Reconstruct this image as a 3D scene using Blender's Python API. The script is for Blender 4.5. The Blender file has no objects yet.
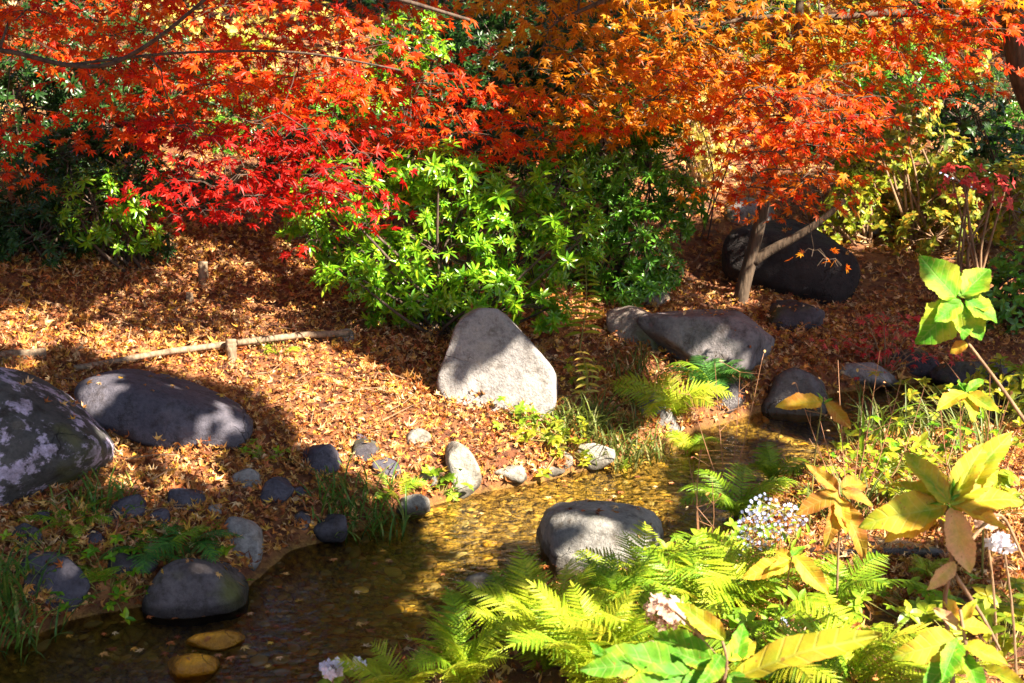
import bpy, math, random
import numpy as np
from mathutils import noise, Vector, Matrix

random.seed(7)
RNG = np.random.default_rng(11)
sc = bpy.context.scene
COL = sc.collection

# ------------------------------------------------------------------ camera, sky, sun, exposure
CAM = np.array([0.0, 0.0, 2.2])
PITCH = math.radians(15.0)
F = 1024 * 50.0 / 36.0
cam = bpy.data.cameras.new('camera')
cam.lens = 50; cam.sensor_width = 36; cam.clip_start = 0.05; cam.clip_end = 500
cam.dof.use_dof = True; cam.dof.focus_distance = 6.3; cam.dof.aperture_fstop = 6.3
camo = bpy.data.objects.new('camera', cam); COL.objects.link(camo)
camo.location = CAM; camo.rotation_euler = (math.pi/2 - PITCH, 0, 0)
sc.camera = camo

SUN = np.array([0.60, -0.42, 0.68]); SUN /= np.linalg.norm(SUN)      # towards the sun
elev = math.asin(SUN[2]); azim = math.atan2(SUN[0], SUN[1])
w = bpy.data.worlds.new('World'); sc.world = w; w.use_nodes = True
nt = w.node_tree
sky = nt.nodes.new('ShaderNodeTexSky'); sky.sky_type = 'NISHITA'; sky.sun_disc = False
sky.sun_elevation = elev; sky.sun_rotation = azim
bg = nt.nodes['Background']; bg.inputs['Strength'].default_value = 0.05
nt.links.new(sky.outputs[0], bg.inputs['Color'])
sl = bpy.data.lights.new('sun', 'SUN'); sl.energy = 5.0; sl.angle = math.radians(0.5); sl.color = (1.0, 0.88, 0.70)
so = bpy.data.objects.new('sun', sl); COL.objects.link(so)
so.location = (6, -4, 9)
so.rotation_euler = Vector(SUN).to_track_quat('Z', 'Y').to_euler()
sc.view_settings.view_transform = 'Standard'; sc.view_settings.look = 'None'
sc.view_settings.exposure = 2.2; sc.view_settings.gamma = 1.0
sc.render.engine = 'CYCLES'
cy = sc.cycles
cy.use_denoising = True; cy.max_bounces = 7; cy.diffuse_bounces = 2; cy.glossy_bounces = 2
cy.transmission_bounces = 3; cy.transparent_max_bounces = 8
cy.caustics_reflective = False; cy.caustics_refractive = False; cy.sample_clamp_indirect = 6

# ------------------------------------------------------------------ pixels to places
FW = np.array([0, math.cos(PITCH), -math.sin(PITCH)]); UP = np.array([0, math.sin(PITCH), math.cos(PITCH)])
RT = np.array([1.0, 0, 0])
def ray(px, py):
    px = np.asarray(px, float); py = np.asarray(py, float)
    d = FW + ((px - 512) / F)[..., None] * RT - ((py - 341.5) / F)[..., None] * UP
    return d
def at(px, py, Y):                       # point of the ray at world distance Y (along y)
    d = ray(px, py); return CAM + d * (np.asarray(Y, float) / d[..., 1])[..., None]
def onz(px, py, z):
    d = ray(px, py); return CAM + d * ((z - CAM[2]) / d[..., 2])[..., None]
def proj(P):
    v = np.asarray(P, float) - CAM
    dep = v @ FW
    dep = np.where(np.abs(dep) < 1e-6, 1e-6, dep)
    return 512 + F * (v @ RT) / dep, 341.5 - F * (v @ UP) / dep, dep
def inpoly(px, py, poly):
    px = np.asarray(px, float); py = np.asarray(py, float); c = np.zeros(px.shape, bool)
    n = len(poly)
    for i in range(n):
        x1, y1 = poly[i]; x2, y2 = poly[(i + 1) % n]
        if y1 == y2: continue
        c ^= ((y1 > py) != (y2 > py)) & (px < (x2 - x1) * (py - y1) / (y2 - y1) + x1)
    return c

# ------------------------------------------------------------------ terrain
FAR_EDGE = [(-900, 860), (-500, 765), (-150, 690), (0, 648), (80, 618), (150, 605), (240, 592), (290, 550), (340, 538), (390, 518),
            (460, 497), (540, 482), (600, 467), (640, 453), (690, 434), (760, 412), (830, 394), (900, 384), (1024, 376), (1400, 362), (2200, 350)]
NEAR_EDGE = [(2200, 385), (1400, 405), (1024, 428), (920, 442), (850, 455), (775, 490), (735, 540), (670, 575), (560, 590),
             (470, 615), (400, 655), (330, 700), (240, 780), (60, 930), (-300, 1150)]
WF = np.array([onz(a, b, 0.0)[:2] for a, b in FAR_EDGE]); WN = np.array([onz(a, b, 0.0)[:2] for a, b in NEAR_EDGE])
WPOLY = np.vstack([WF, WN])
def segdist(X, Y, pts, closed=False):
    best = np.full(X.shape, 1e9)
    n = len(pts)
    for i in range(n if closed else n - 1):
        a = pts[i]; b = pts[(i + 1) % n]; ab = b - a
        t = np.clip(((X - a[0]) * ab[0] + (Y - a[1]) * ab[1]) / (ab @ ab), 0, 1)
        best = np.minimum(best, np.hypot(X - a[0] - t * ab[0], Y - a[1] - t * ab[1]))
    return best
def vnoise(X, Y, f, seed=0):
    r = np.random.default_rng(100 + seed); G = r.random((64, 64)) * 2 - 1
    x = X * f + 1000; y = Y * f + 1000
    i = np.floor(x).astype(int); j = np.floor(y).astype(int); u = x - i; v = y - j
    u = u*u*(3-2*u); v = v*v*(3-2*v)
    g = lambda a, b: G[a % 64, b % 64]
    return (g(i, j)*(1-u)+g(i+1, j)*u)*(1-v) + (g(i, j+1)*(1-u)+g(i+1, j+1)*u)*v
def height(X, Y):
    X = np.asarray(X, float); Y = np.asarray(Y, float)
    inside = inpoly(X, Y, [tuple(p) for p in WPOLY])
    df = segdist(X, Y, WF); dn = segdist(X, Y, WN); d = np.minimum(df, dn)
    bed = -0.13 * (1 - np.exp(-d / 0.10)) + 0.02 * vnoise(X, Y, 3.0, 1)
    nz = 0.035 * vnoise(X, Y, 1.3, 2) + 0.02 * vnoise(X, Y, 4.1, 3)
    far = 0.10 * (1 - np.exp(-df / 0.07)) + np.where(df < 20, 0.215 * df, 4.3 + 0.12 * (df - 20)) + nz * (1 - np.exp(-df / 0.25))
    near = 0.08 * (1 - np.exp(-dn / 0.08)) + 0.11 * np.minimum(dn, 5) + 0.8 * nz * (1 - np.exp(-dn / 0.25))
    wgt = 1 / (1 + np.exp(-(dn - df) / 0.15))
    h = far * wgt + near * (1 - wgt)
    return np.where(inside, bed, h)
def hit(px, py):
    d = ray(px, py); shp = np.shape(px)
    t = np.full(shp, 2.0); done = np.zeros(shp, bool)
    for k in range(420):
        st = 0.03 + 0.004 * t
        P = CAM + d * t[..., None]
        below = P[..., 2] < np.maximum(height(P[..., 0], P[..., 1]), 0.0)
        done |= below
        t = np.where(done, t, t + st)
        if done.all(): break
    return CAM + d * t[..., None]
def gz(x, y): return float(height(np.array([x]), np.array([y]))[0])

# ------------------------------------------------------------------ mesh building
class MB:
    def __init__(s): s.v = []; s.l = []; s.n = []; s.c = 0
    def add(s, verts, faces):
        verts = np.asarray(verts, float).reshape(-1, 3)
        s.v.append(verts); s.l.append(np.concatenate([np.asarray(f) for f in faces]) + s.c)
        s.n.append(np.array([len(f) for f in faces])); s.c += len(verts)
    def inst(s, tpl, P, M, S):           # tpl = (verts, faces); P Nx3, M Nx3x3 (columns side,dir,normal), S N or Nx3
        tv, tf = tpl; tv = np.asarray(tv, float); N = len(P)
        if N == 0: return
        S = np.asarray(S, float)
        if S.ndim == 1: S = np.repeat(S[:, None], 3, 1)
        V = np.einsum('nij,nkj->nki', M, tv[None] * S[:, None, :]) + np.asarray(P)[:, None, :]
        fl = np.concatenate([np.asarray(f) for f in tf]); fn = np.array([len(f) for f in tf])
        off = (np.arange(N) * len(tv))[:, None]
        s.v.append(V.reshape(-1, 3)); s.l.append((fl[None] + off).ravel() + s.c); s.n.append(np.tile(fn, N))
        s.c += N * len(tv)
    def mesh(s, name, mat, base=(0, 0, 0), smooth=False):
        me = bpy.data.meshes.new(name)
        V = np.vstack(s.v) - np.asarray(base); L = np.concatenate(s.l); n = np.concatenate(s.n)
        me.vertices.add(len(V)); me.vertices.foreach_set('co', V.astype(np.float32).ravel())
        me.loops.add(len(L)); me.loops.foreach_set('vertex_index', L.astype(np.int32))
        me.polygons.add(len(n)); st = np.concatenate([[0], np.cumsum(n)[:-1]])
        me.polygons.foreach_set('loop_start', st.astype(np.int32))
        me.polygons.foreach_set('use_smooth', np.full(len(n), smooth))
        me.update(calc_edges=True); me.validate()
        if mat: me.materials.append(mat)
        return me
    def build(s, name, mat, root=None, smooth=False, base=None):
        b = np.array(root.location) if root else (np.array(base) if base is not None else np.zeros(3))
        o = bpy.data.objects.new(name, s.mesh(name, mat, b, smooth)); COL.objects.link(o)
        if root: o.parent = root
        elif base is not None: o.location = base
        return o
    def tube(s, pts, rad, k=7, cap=True):
        pts = np.asarray(pts, float); rad = np.broadcast_to(np.asarray(rad, float), (len(pts),))
        T = np.gradient(pts, axis=0); T /= np.linalg.norm(T, axis=1)[:, None] + 1e-9
        ref = np.array([0.13, 0.31, 0.94]) if abs(T[0, 2]) < 0.85 else np.array([0.95, 0.2, 0.1])
        A = np.cross(T, ref); A /= np.linalg.norm(A, axis=1)[:, None] + 1e-9; B = np.cross(T, A)
        th = np.arange(k) * 2 * math.pi / k
        V = pts[:, None] + rad[:, None, None] * (np.cos(th)[None, :, None] * A[:, None] + np.sin(th)[None, :, None] * B[:, None])
        fs = []
        for i in range(len(pts) - 1):
            for j in range(k):
                a = i * k + j; b = i * k + (j + 1) % k; fs.append((a, b, b + k, a + k))
        if cap: fs.append(tuple(range(k))[::-1]); fs.append(tuple((len(pts) - 1) * k + j for j in range(k)))
        s.add(V.reshape(-1, 3), fs)

def tag(o, label=None, cat=None, group=None, kind=None):
    if label: o['label'] = label
    if cat: o['category'] = cat
    if group: o['group'] = group
    if kind: o['kind'] = kind
    return o
def thing(name, label, cat, loc, group=None):
    o = bpy.data.objects.new(name, None); COL.objects.link(o); o.location = [float(a) for a in loc]
    o.empty_display_size = 0.05
    return tag(o, label, cat, group)
def frames(D, Nn):
    D = np.asarray(D, float); D = D / (np.linalg.norm(D, axis=1)[:, None] + 1e-9)
    S = np.cross(D, Nn); S /= np.linalg.norm(S, axis=1)[:, None] + 1e-9
    N2 = np.cross(S, D)
    return np.stack([S, D, N2], axis=2)
def rnd_unit(n):
    v = RNG.normal(size=(n, 3)); return v / np.linalg.norm(v, axis=1)[:, None]

# ------------------------------------------------------------------ materials
def mat(name):
    m = bpy.data.materials.new(name); m.use_nodes = True; t = m.node_tree
    for n in list(t.nodes): t.nodes.remove(n)
    out = t.nodes.new('ShaderNodeOutputMaterial')
    return m, t, out
def N(t, typ, **kw):
    n = t.nodes.new(typ)
    for k, v in kw.items():
        if k.startswith('i_'): n.inputs[k[2:].replace('_', ' ')].default_value = v
        else: setattr(n, k, v)
    return n
def ramp(t, src, stops, interp='LINEAR'):
    r = t.nodes.new('ShaderNodeValToRGB'); cr = r.color_ramp; cr.interpolation = interp
    while len(cr.elements) < len(stops): cr.elements.new(0.5)
    for e, (p, c) in zip(cr.elements, stops):
        e.position = p; e.color = (*c, 1) if len(c) == 3 else c
    if src is not None: t.links.new(src, r.inputs[0])
    return r.outputs[0]
def even(cols):
    n = len(cols); return [(i / max(1, n - 1), c) for i, c in enumerate(cols)]
def leafmat(name, cols, trans=0.45, rough=0.42, spots=0.25, spec=0.4):
    m, t, out = mat(name); L = t.links.new
    g = N(t, 'ShaderNodeNewGeometry')
    c = ramp(t, g.outputs['Random Per Island'], even(cols))
    tc = N(t, 'ShaderNodeTexCoord'); ns = N(t, 'ShaderNodeTexNoise'); ns.inputs['Scale'].default_value = 55; ns.inputs['Detail'].default_value = 2
    L(tc.outputs['Object'], ns.inputs['Vector'])
    mr = N(t, 'ShaderNodeMapRange'); mr.inputs['From Min'].default_value = 0.3; mr.inputs['From Max'].default_value = 0.7
    mr.inputs['To Min'].default_value = 1 - spots; mr.inputs['To Max'].default_value = 1 + spots
    L(ns.outputs['Fac'], mr.inputs['Value'])
    mx = N(t, 'ShaderNodeVectorMath', operation='SCALE'); L(c, mx.inputs[0]); L(mr.outputs[0], mx.inputs['Scale'])
    p = N(t, 'ShaderNodeBsdfPrincipled'); p.inputs['Roughness'].default_value = rough; p.inputs['Specular IOR Level'].default_value = spec
    L(mx.outputs[0], p.inputs['Base Color'])
    tr = N(t, 'ShaderNodeBsdfTranslucent'); sc2 = N(t, 'ShaderNodeVectorMath', operation='SCALE'); sc2.inputs['Scale'].default_value = 1.25
    L(mx.outputs[0], sc2.inputs[0]); L(sc2.outputs[0], tr.inputs['Color'])
    ms = N(t, 'ShaderNodeMixShader'); ms.inputs[0].default_value = trans
    L(p.outputs[0], ms.inputs[1]); L(tr.outputs[0], ms.inputs[2]); L(ms.outputs[0], out.inputs[0])
    return m
def rockmat(name, c1, c2, lichen=None, scale=1.0, rough=0.8, moss=0.0, wet=False, seed=0.0, lth=0.56):
    m, t, out = mat(name); L = t.links.new
    tc = N(t, 'ShaderNodeTexCoord'); mp = N(t, 'ShaderNodeMapping'); mp.inputs['Location'].default_value = (seed, seed * .7, 0)
    L(tc.outputs['Object'], mp.inputs[0]); vec = mp.outputs[0]
    n1 = N(t, 'ShaderNodeTexNoise'); n1.inputs['Scale'].default_value = 5 * scale; n1.inputs['Detail'].default_value = 8; n1.inputs['Roughness'].default_value = .65
    n2 = N(t, 'ShaderNodeTexNoise'); n2.inputs['Scale'].default_value = 60 * scale; n2.inputs['Detail'].default_value = 6; n2.inputs['Roughness'].default_value = .7
    n3 = N(t, 'ShaderNodeTexVoronoi'); n3.inputs['Scale'].default_value = 85 * scale
    for n in (n1, n2, n3): L(vec, n.inputs['Vector'])
    col = ramp(t, n1.outputs['Fac'], [(0.30, c1), (0.72, c2)])
    sp = ramp(t, n2.outputs['Fac'], [(0.30, (.68, .68, .70)), (0.5, (1, 1, 1)), (0.70, (1.18, 1.17, 1.15))])
    mul = N(t, 'ShaderNodeMix', data_type='RGBA', blend_type='MULTIPLY'); mul.inputs[0].default_value = 1
    L(col, mul.inputs[6]); L(sp, mul.inputs[7]); cur = mul.outputs[2]
    def blend(cur, facsock, c):
        mx = N(t, 'ShaderNodeMix', data_type='RGBA'); L(facsock, mx.inputs[0]); L(cur, mx.inputs[6])
        if isinstance(c, tuple): mx.inputs[7].default_value = (*c, 1)
        else: L(c, mx.inputs[7])
        return mx.outputs[2]
    if lichen:
        a = N(t, 'ShaderNodeTexNoise'); a.inputs['Scale'].default_value = 8.5; a.inputs['Detail'].default_value = 10; a.inputs['Roughness'].default_value = .7
        L(vec, a.inputs['Vector'])
        f = ramp(t, a.outputs['Fac'], [(lth, (0, 0, 0)), (lth + .05, (1, 1, 1))])
        n2b = ramp(t, n2.outputs['Fac'], [(.35, tuple(x * .55 for x in lichen)), (.6, lichen)])
        cur = blend(cur, f, n2b)
    if moss > 0:
        a = N(t, 'ShaderNodeTexNoise'); a.inputs['Scale'].default_value = 3.2; a.inputs['Detail'].default_value = 7; L(vec, a.inputs['Vector'])
        mpm = N(t, 'ShaderNodeVectorMath', operation='ADD'); mpm.inputs[1].default_value = (4.2, 1.7, 9.1); L(vec, mpm.inputs[0]); L(mpm.outputs[0], a.inputs['Vector'])
        f = ramp(t, a.outputs['Fac'], [(.62 - .25 * moss, (0, 0, 0)), (.75 - .25 * moss, (.85,) * 3)])
        cur = blend(cur, f, (.11, .12, .025))
    dn = N(t, 'ShaderNodeTexNoise'); dn.inputs['Scale'].default_value = 3; dn.inputs['Detail'].default_value = 5; L(vec, dn.inputs['Vector'])
    dv = N(t, 'ShaderNodeVectorMath', operation='MULTIPLY_ADD'); dv.inputs[1].default_value = (.5,) * 3; L(dn.outputs['Color'], dv.inputs[0]); L(vec, dv.inputs[2])
    cr_ = N(t, 'ShaderNodeTexVoronoi'); cr_.feature = 'DISTANCE_TO_EDGE'; cr_.inputs['Scale'].default_value = 4.2; L(dv.outputs[0], cr_.inputs['Vector'])
    ce = ramp(t, cr_.outputs['Distance'], [(0, (.35,) * 3), (.018, (1, 1, 1))]); cmx = N(t, 'ShaderNodeMix', data_type='RGBA'); cmx.inputs[6].default_value = (1, 1, 1, 1)
    cm = ramp(t, dn.outputs['Fac'], [(.50, (0, 0, 0)), (.60, (1, 1, 1))]); L(cm, cmx.inputs[0]); L(ce, cmx.inputs[7]); crack = cmx.outputs[2]
    st1 = N(t, 'ShaderNodeTexNoise'); st1.inputs['Scale'].default_value = 11; st1.inputs['Detail'].default_value = 8; st1.inputs['Roughness'].default_value = .75; L(vec, st1.inputs['Vector'])
    stn = ramp(t, st1.outputs['Fac'], [(.36, (.50, .46, .42)), (.50, (1, 1, 1)), (.66, (1.15, 1.13, 1.08))])
    for fac_ in (crack, stn):
        q_ = N(t, 'ShaderNodeMix', data_type='RGBA', blend_type='MULTIPLY'); q_.inputs[0].default_value = 1; L(cur, q_.inputs[6]); L(fac_, q_.inputs[7]); cur = q_.outputs[2]
    gp = N(t, 'ShaderNodeNewGeometry'); sz_ = N(t, 'ShaderNodeSeparateXYZ'); L(gp.outputs['Position'], sz_.inputs[0])
    zz = N(t, 'ShaderNodeMath', operation='MULTIPLY_ADD'); zz.inputs[1].default_value = -.06; L(n1.outputs['Fac'], zz.inputs[0]); L(sz_.outputs[2], zz.inputs[2])
    wf = ramp(t, zz.outputs[0], [(0.0, (.38, .36, .34)), (.02, (1, 1, 1))]); q_ = N(t, 'ShaderNodeMix', data_type='RGBA', blend_type='MULTIPLY'); q_.inputs[0].default_value = 1; L(cur, q_.inputs[6]); L(wf, q_.inputs[7]); cur = q_.outputs[2]
    p = N(t, 'ShaderNodeBsdfPrincipled'); L(cur, p.inputs['Base Color'])
    p.inputs['Roughness'].default_value = 0.25 if wet else rough; p.inputs['Specular IOR Level'].default_value = .5 if wet else .3
    ad = N(t, 'ShaderNodeMath', operation='MULTIPLY_ADD'); ad.inputs[1].default_value = 2.5
    L(n1.outputs['Fac'], ad.inputs[0]); L(n2.outputs['Fac'], ad.inputs[2])
    ad2 = N(t, 'ShaderNodeMath', operation='MULTIPLY_ADD'); ad2.inputs[1].default_value = 1.2; L(crack, ad2.inputs[0]); L(ad.outputs[0], ad2.inputs[2])
    bp = N(t, 'ShaderNodeBump'); bp.inputs['Strength'].default_value = .8; bp.inputs['Distance'].default_value = .012
    L(ad2.outputs[0], bp.inputs['Height']); L(bp.outputs[0], p.inputs['Normal']); L(p.outputs[0], out.inputs[0])
    return m
def barkmat(name, c1, c2):
    m, t, out = mat(name); L = t.links.new
    tc = N(t, 'ShaderNodeTexCoord'); mp = N(t, 'ShaderNodeMapping'); mp.inputs['Scale'].default_value = (30, 30, 7)
    L(tc.outputs['Object'], mp.inputs[0]); n1 = N(t, 'ShaderNodeTexNoise'); n1.inputs['Scale'].default_value = 1.6; n1.inputs['Detail'].default_value = 7
    L(mp.outputs[0], n1.inputs['Vector'])
    p = N(t, 'ShaderNodeBsdfPrincipled'); p.inputs['Roughness'].default_value = .85
    L(ramp(t, n1.outputs['Fac'], [(.3, c1), (.7, c2)]), p.inputs['Base Color'])
    bp = N(t, 'ShaderNodeBump'); bp.inputs['Strength'].default_value = .9; bp.inputs['Distance'].default_value = .01
    L(n1.outputs['Fac'], bp.inputs['Height']); L(bp.outputs[0], p.inputs['Normal']); L(p.outputs[0], out.inputs[0])
    return m
def flatmat(name, c, rough=.6):
    m, t, out = mat(name); p = N(t, 'ShaderNodeBsdfPrincipled'); p.inputs['Roughness'].default_value = rough
    tc = N(t, 'ShaderNodeTexCoord'); ns = N(t, 'ShaderNodeTexNoise'); ns.inputs['Scale'].default_value = 40; ns.inputs['Detail'].default_value = 4
    t.links.new(tc.outputs['Object'], ns.inputs['Vector'])
    t.links.new(ramp(t, ns.outputs['Fac'], [(.3, tuple(x * .7 for x in c)), (.7, c)]), p.inputs['Base Color']); t.links.new(p.outputs[0], out.inputs[0])
    return m

M = {}
M['red'] = leafmat('maple_red_orange', [(.60, .02, .006), (.70, .06, .006), (.72, .12, .008), (.62, .035, .006), (.78, .18, .01), (.38, .012, .006)], .6, .45)
M['crimson'] = leafmat('maple_crimson', [(.40, .005, .006), (.48, .012, .008), (.56, .025, .008), (.30, .003, .006)], .58, .45)
M['orange'] = leafmat('maple_orange', [(.56, .08, .008), (.62, .13, .01), (.64, .10, .007), (.76, .32, .012), (.60, .20, .01)], .6, .45)
M['amber'] = leafmat('maple_amber', [(.54, .19, .008), (.62, .24, .01), (.44, .14, .008), (.68, .34, .015), (.60, .14, .008)], .6, .45)
M['pinkleaf'] = leafmat('maple_pink', [(.62, .05, .05), (.70, .12, .10), (.55, .02, .03)], .45, .5)
M['litter'] = leafmat('fallen_leaves', [(.58, .25, .05), (.28, .075, .022), (.76, .48, .15), (.42, .13, .03), (.16, .04, .015), (.78, .56, .30), (.46, .12, .035), (.72, .44, .06), (.12, .03, .015), (.60, .29, .09)], .18, .5, .3)
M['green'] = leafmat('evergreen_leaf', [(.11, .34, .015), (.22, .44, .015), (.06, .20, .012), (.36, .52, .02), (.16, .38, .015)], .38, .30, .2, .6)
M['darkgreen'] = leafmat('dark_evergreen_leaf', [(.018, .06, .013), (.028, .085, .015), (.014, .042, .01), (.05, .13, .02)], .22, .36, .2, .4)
M['yellowgreen'] = leafmat('yellow_green_leaf', [(.28, .36, .02), (.45, .46, .03), (.16, .28, .02), (.55, .46, .04), (.20, .34, .02)], .45, .4)
M['oliveyellow'] = leafmat('olive_yellow_leaf', [(.14, .22, .02), (.32, .34, .03), (.10, .16, .02), (.46, .36, .03), (.50, .24, .03)], .4, .45)
M['paleleaf'] = leafmat('pale_yellow_leaf', [(.6, .5, .10), (.65, .42, .08), (.5, .5, .08), (.7, .6, .22)], .45, .5)
M['fern'] = leafmat('fern_green', [(.22, .38, .02), (.30, .46, .025), (.16, .32, .02), (.38, .50, .03)], .42, .45)
M['fernyellow'] = leafmat('fern_yellow_green', [(.36, .46, .025), (.46, .52, .03), (.28, .42, .02), (.52, .52, .05)], .42, .45)
M['ferndark'] = leafmat('fern_deep_green', [(.05, .18, .03), (.08, .24, .03), (.04, .14, .03), (.11, .28, .03)], .35, .45)
M['grass'] = leafmat('grass_blade', [(.09, .20, .03), (.13, .26, .03), (.06, .15, .03), (.25, .30, .05)], .35, .4)
M['grassdry'] = leafmat('grass_olive', [(.10, .15, .02), (.16, .20, .03), (.07, .11, .02), (.26, .22, .06)], .35, .5)
M['bark'] = barkmat('maple_bark', (.035, .022, .014), (.12, .08, .05))
M['barkdark'] = barkmat('dark_bark', (.035, .022, .018), (.12, .08, .055))
M['twig'] = barkmat('twig', (.16, .09, .05), (.36, .22, .12))
M['paletwig'] = barkmat('pale_twig', (.40, .28, .16), (.62, .48, .30))
M['log'] = barkmat('weathered_log', (.10, .065, .04), (.36, .26, .17))
M['stem'] = flatmat('green_stem', (.28, .26, .06)); M['stemred'] = flatmat('reddish_stem', (.42, .20, .10))

# ------------------------------------------------------------------ templates (leaf along +Y, normal +Z, length 1)
def maple_tpl(lobes, droop=.25, w=9, notch=.33, curl=0.0, seed=0):
    r = random.Random(seed); out = [(0, -0.02, 0)]; pts = []
    angs = sorted(lobes, key=lambda a: a[0])
    for i, (a, l) in enumerate(angs):
        l *= r.uniform(.9, 1.08)
        for da, rr in ((-w * (1 + .5), l * .5), (0, l), (w * 1.5, l * .5)):
            th = math.radians(a + da); pts.append((rr * math.sin(th), rr * math.cos(th)))
        if i < len(angs) - 1:
            th = math.radians((a + angs[i + 1][0]) / 2); pts.append((notch * math.sin(th), notch * math.cos(th)))
    V = [(0, 0, 0)] + [(x, y, -droop * (x * x + y * y) + curl * (x * x) + r.uniform(-.04, .04)) for x, y in pts]
    n = len(pts)
    Fc = [(0, i + 1, i) for i in range(1, n)]
    return np.array(V), Fc
L7 = [(-125, .42), (-84, .72), (-42, .92), (0, 1.05), (42, .92), (84, .72), (125, .42)]
L5 = [(-100, .6), (-48, .88), (0, 1.0), (48, .88), (100, .6)]
MAPLE = [maple_tpl(L7, .22, 10, .36, 0, 1), maple_tpl(L7, .40, 9.5, .33, .1, 2), maple_tpl(L7, .05, 10.5, .38, -.2, 3)]
LITTER = [maple_tpl(L5, .1, 10, .42, 1.1, 4), maple_tpl(L5, -.75, 10, .40, .5, 5), maple_tpl(L5, .8, 11, .42, -.7, 6),
          maple_tpl(L5, -.1, 9, .45, 1.5, 7), maple_tpl(L7, .25, 8, .36, .2, 8)]
def lance_tpl(w=.16, n=4, fold=.35, curve=.25, ser=0.0):
    V = [(0, 0, 0)]; 
    ys = np.linspace(0, 1, n + 2)
    for i, y in enumerate(ys[1:-1]):
        ww = w * math.sin(math.pi * y ** .85) ** .8
        z = -curve * y * y
        V += [(-ww, y, z + fold * ww), (0, y, z), (ww, y, z + fold * ww)]
    V.append((0, 1, -curve)); Fs = [(0, 2, 1), (0, 3, 2)]
    for i in range(n - 1):
        a = 1 + 3 * i; Fs += [(a, a + 1, a + 4, a + 3), (a + 1, a + 2, a + 5, a + 4)]
    a = 1 + 3 * (n - 1); e = len(V) - 1; Fs += [(a, a + 1, e), (a + 1, a + 2, e)]
    return np.array(V), Fs
LITTER.append(lance_tpl(.3, 2, .6, .5))
LANCE = lance_tpl(.15, 3); OVAL = lance_tpl(.27, 3, .25, .2); BLADE = lance_tpl(.03, 6, .3, .0)
def combine(parts):
    V = []; Fs = []; c = 0
    for tpl, Mx, p, s in parts:
        v = (np.asarray(tpl[0]) * s) @ Mx.T + p; V.append(v); Fs += [tuple(i + c for i in f) for f in tpl[1]]; c += len(v)
    return np.vstack(V), Fs
def whorl_tpl(leaf, n, tilt, seed, inner=True):
    r = random.Random(seed); parts = []
    for k in range(n):
        az = 2 * math.pi * k / n + r.uniform(-.25, .25); el = math.radians(tilt + r.uniform(-14, 14))
        D = np.array([[math.cos(az) * math.cos(el), math.sin(az) * math.cos(el), math.sin(el)]])
        Mx = frames(D, np.array([[0, 0, 1.0]]))[0]; parts.append((leaf, Mx, np.array([0, 0, -.1 * r.random()]), r.uniform(.8, 1.1)))
    if inner:
        for k in range(3):
            az = 2 * math.pi * k / 3 + r.random(); el = math.radians(65)
            D = np.array([[math.cos(az) * math.cos(el), math.sin(az) * math.cos(el), math.sin(el)]])
            parts.append((leaf, frames(D, np.array([[0, .1, 1.0]]))[0], np.array([0, 0, .05]), .55))
    V, Fs = combine(parts); return V, Fs        # whorl axis = +Z
WH = [whorl_tpl(LANCE, 8, 12, 1), whorl_tpl(LANCE, 7, -5, 2), whorl_tpl(LANCE, 9, 25, 3)]
WHO = [whorl_tpl(OVAL, 5, 10, 4, False), whorl_tpl(OVAL, 4, 25, 5, False), whorl_tpl(OVAL, 6, -5, 6, False)]

def axis_frames(Z):
    Z = Z / np.linalg.norm(Z, axis=1)[:, None]; a = rnd_unit(len(Z)); X = np.cross(a, Z); X /= np.linalg.norm(X, axis=1)[:, None]
    return np.stack([X, np.cross(Z, X), Z], axis=2)

# ------------------------------------------------------------------ ground, bed, water
def grid_axis(lo, hi, flo, fhi, fine):
    a = list(np.arange(flo, fhi + 1e-6, fine)); s = fine; x = fhi
    while x < hi: s *= 1.15; x += s; a.append(min(x, hi))
    s = fine; x = flo; b = []
    while x > lo: s *= 1.15; x -= s; b.append(max(x, lo))
    return np.array(b[::-1] + a)
gx = grid_axis(-90, 90, -5, 5, .04); gy = grid_axis(-25, 160, 2.8, 13, .04)
GX, GY = np.meshgrid(gx, gy); GZ = np.vstack([height(GX[i:i+1], GY[i:i+1]) for i in range(len(gy))])
b = MB(); nx, ny = len(gx), len(gy)
ii = (np.arange(ny - 1)[:, None] * nx + np.arange(nx - 1)[None]).ravel()
b.v.append(np.stack([GX.ravel(), GY.ravel(), GZ.ravel()], 1)); b.l.append(np.stack([ii, ii + 1, ii + 1 + nx, ii + nx], 1).ravel()); b.n.append(np.full(len(ii), 4)); b.c = nx * ny
m, t, out = mat('woodland_ground'); L = t.links.new
g = N(t, 'ShaderNodeNewGeometry'); sep = N(t, 'ShaderNodeSeparateXYZ'); L(g.outputs['Position'], sep.inputs[0])
vo = N(t, 'ShaderNodeTexVoronoi'); vo.inputs['Scale'].default_value = 26; L(g.outputs['Position'], vo.inputs['Vector'])
soil = ramp(t, None, even([(.10, .035, .018), (.24, .08, .03), (.34, .15, .05), (.16, .05, .02)]))
bw = N(t, 'ShaderNodeSeparateColor'); L(vo.outputs['Color'], bw.inputs[0]); t.links.new(bw.outputs[0], soil.node.inputs[0])
wob = N(t, 'ShaderNodeTexNoise'); wob.inputs['Scale'].default_value = 9; L(g.outputs['Position'], wob.inputs['Vector'])
wv = N(t, 'ShaderNodeVectorMath', operation='MULTIPLY_ADD'); wv.inputs[1].default_value = (.07,)*3
L(wob.outputs['Color'], wv.inputs[0]); L(g.outputs['Position'], wv.inputs[2])
vp = N(t, 'ShaderNodeTexVoronoi'); vp.inputs['Scale'].default_value = 19; L(wv.outputs[0], vp.inputs['Vector'])
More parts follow.
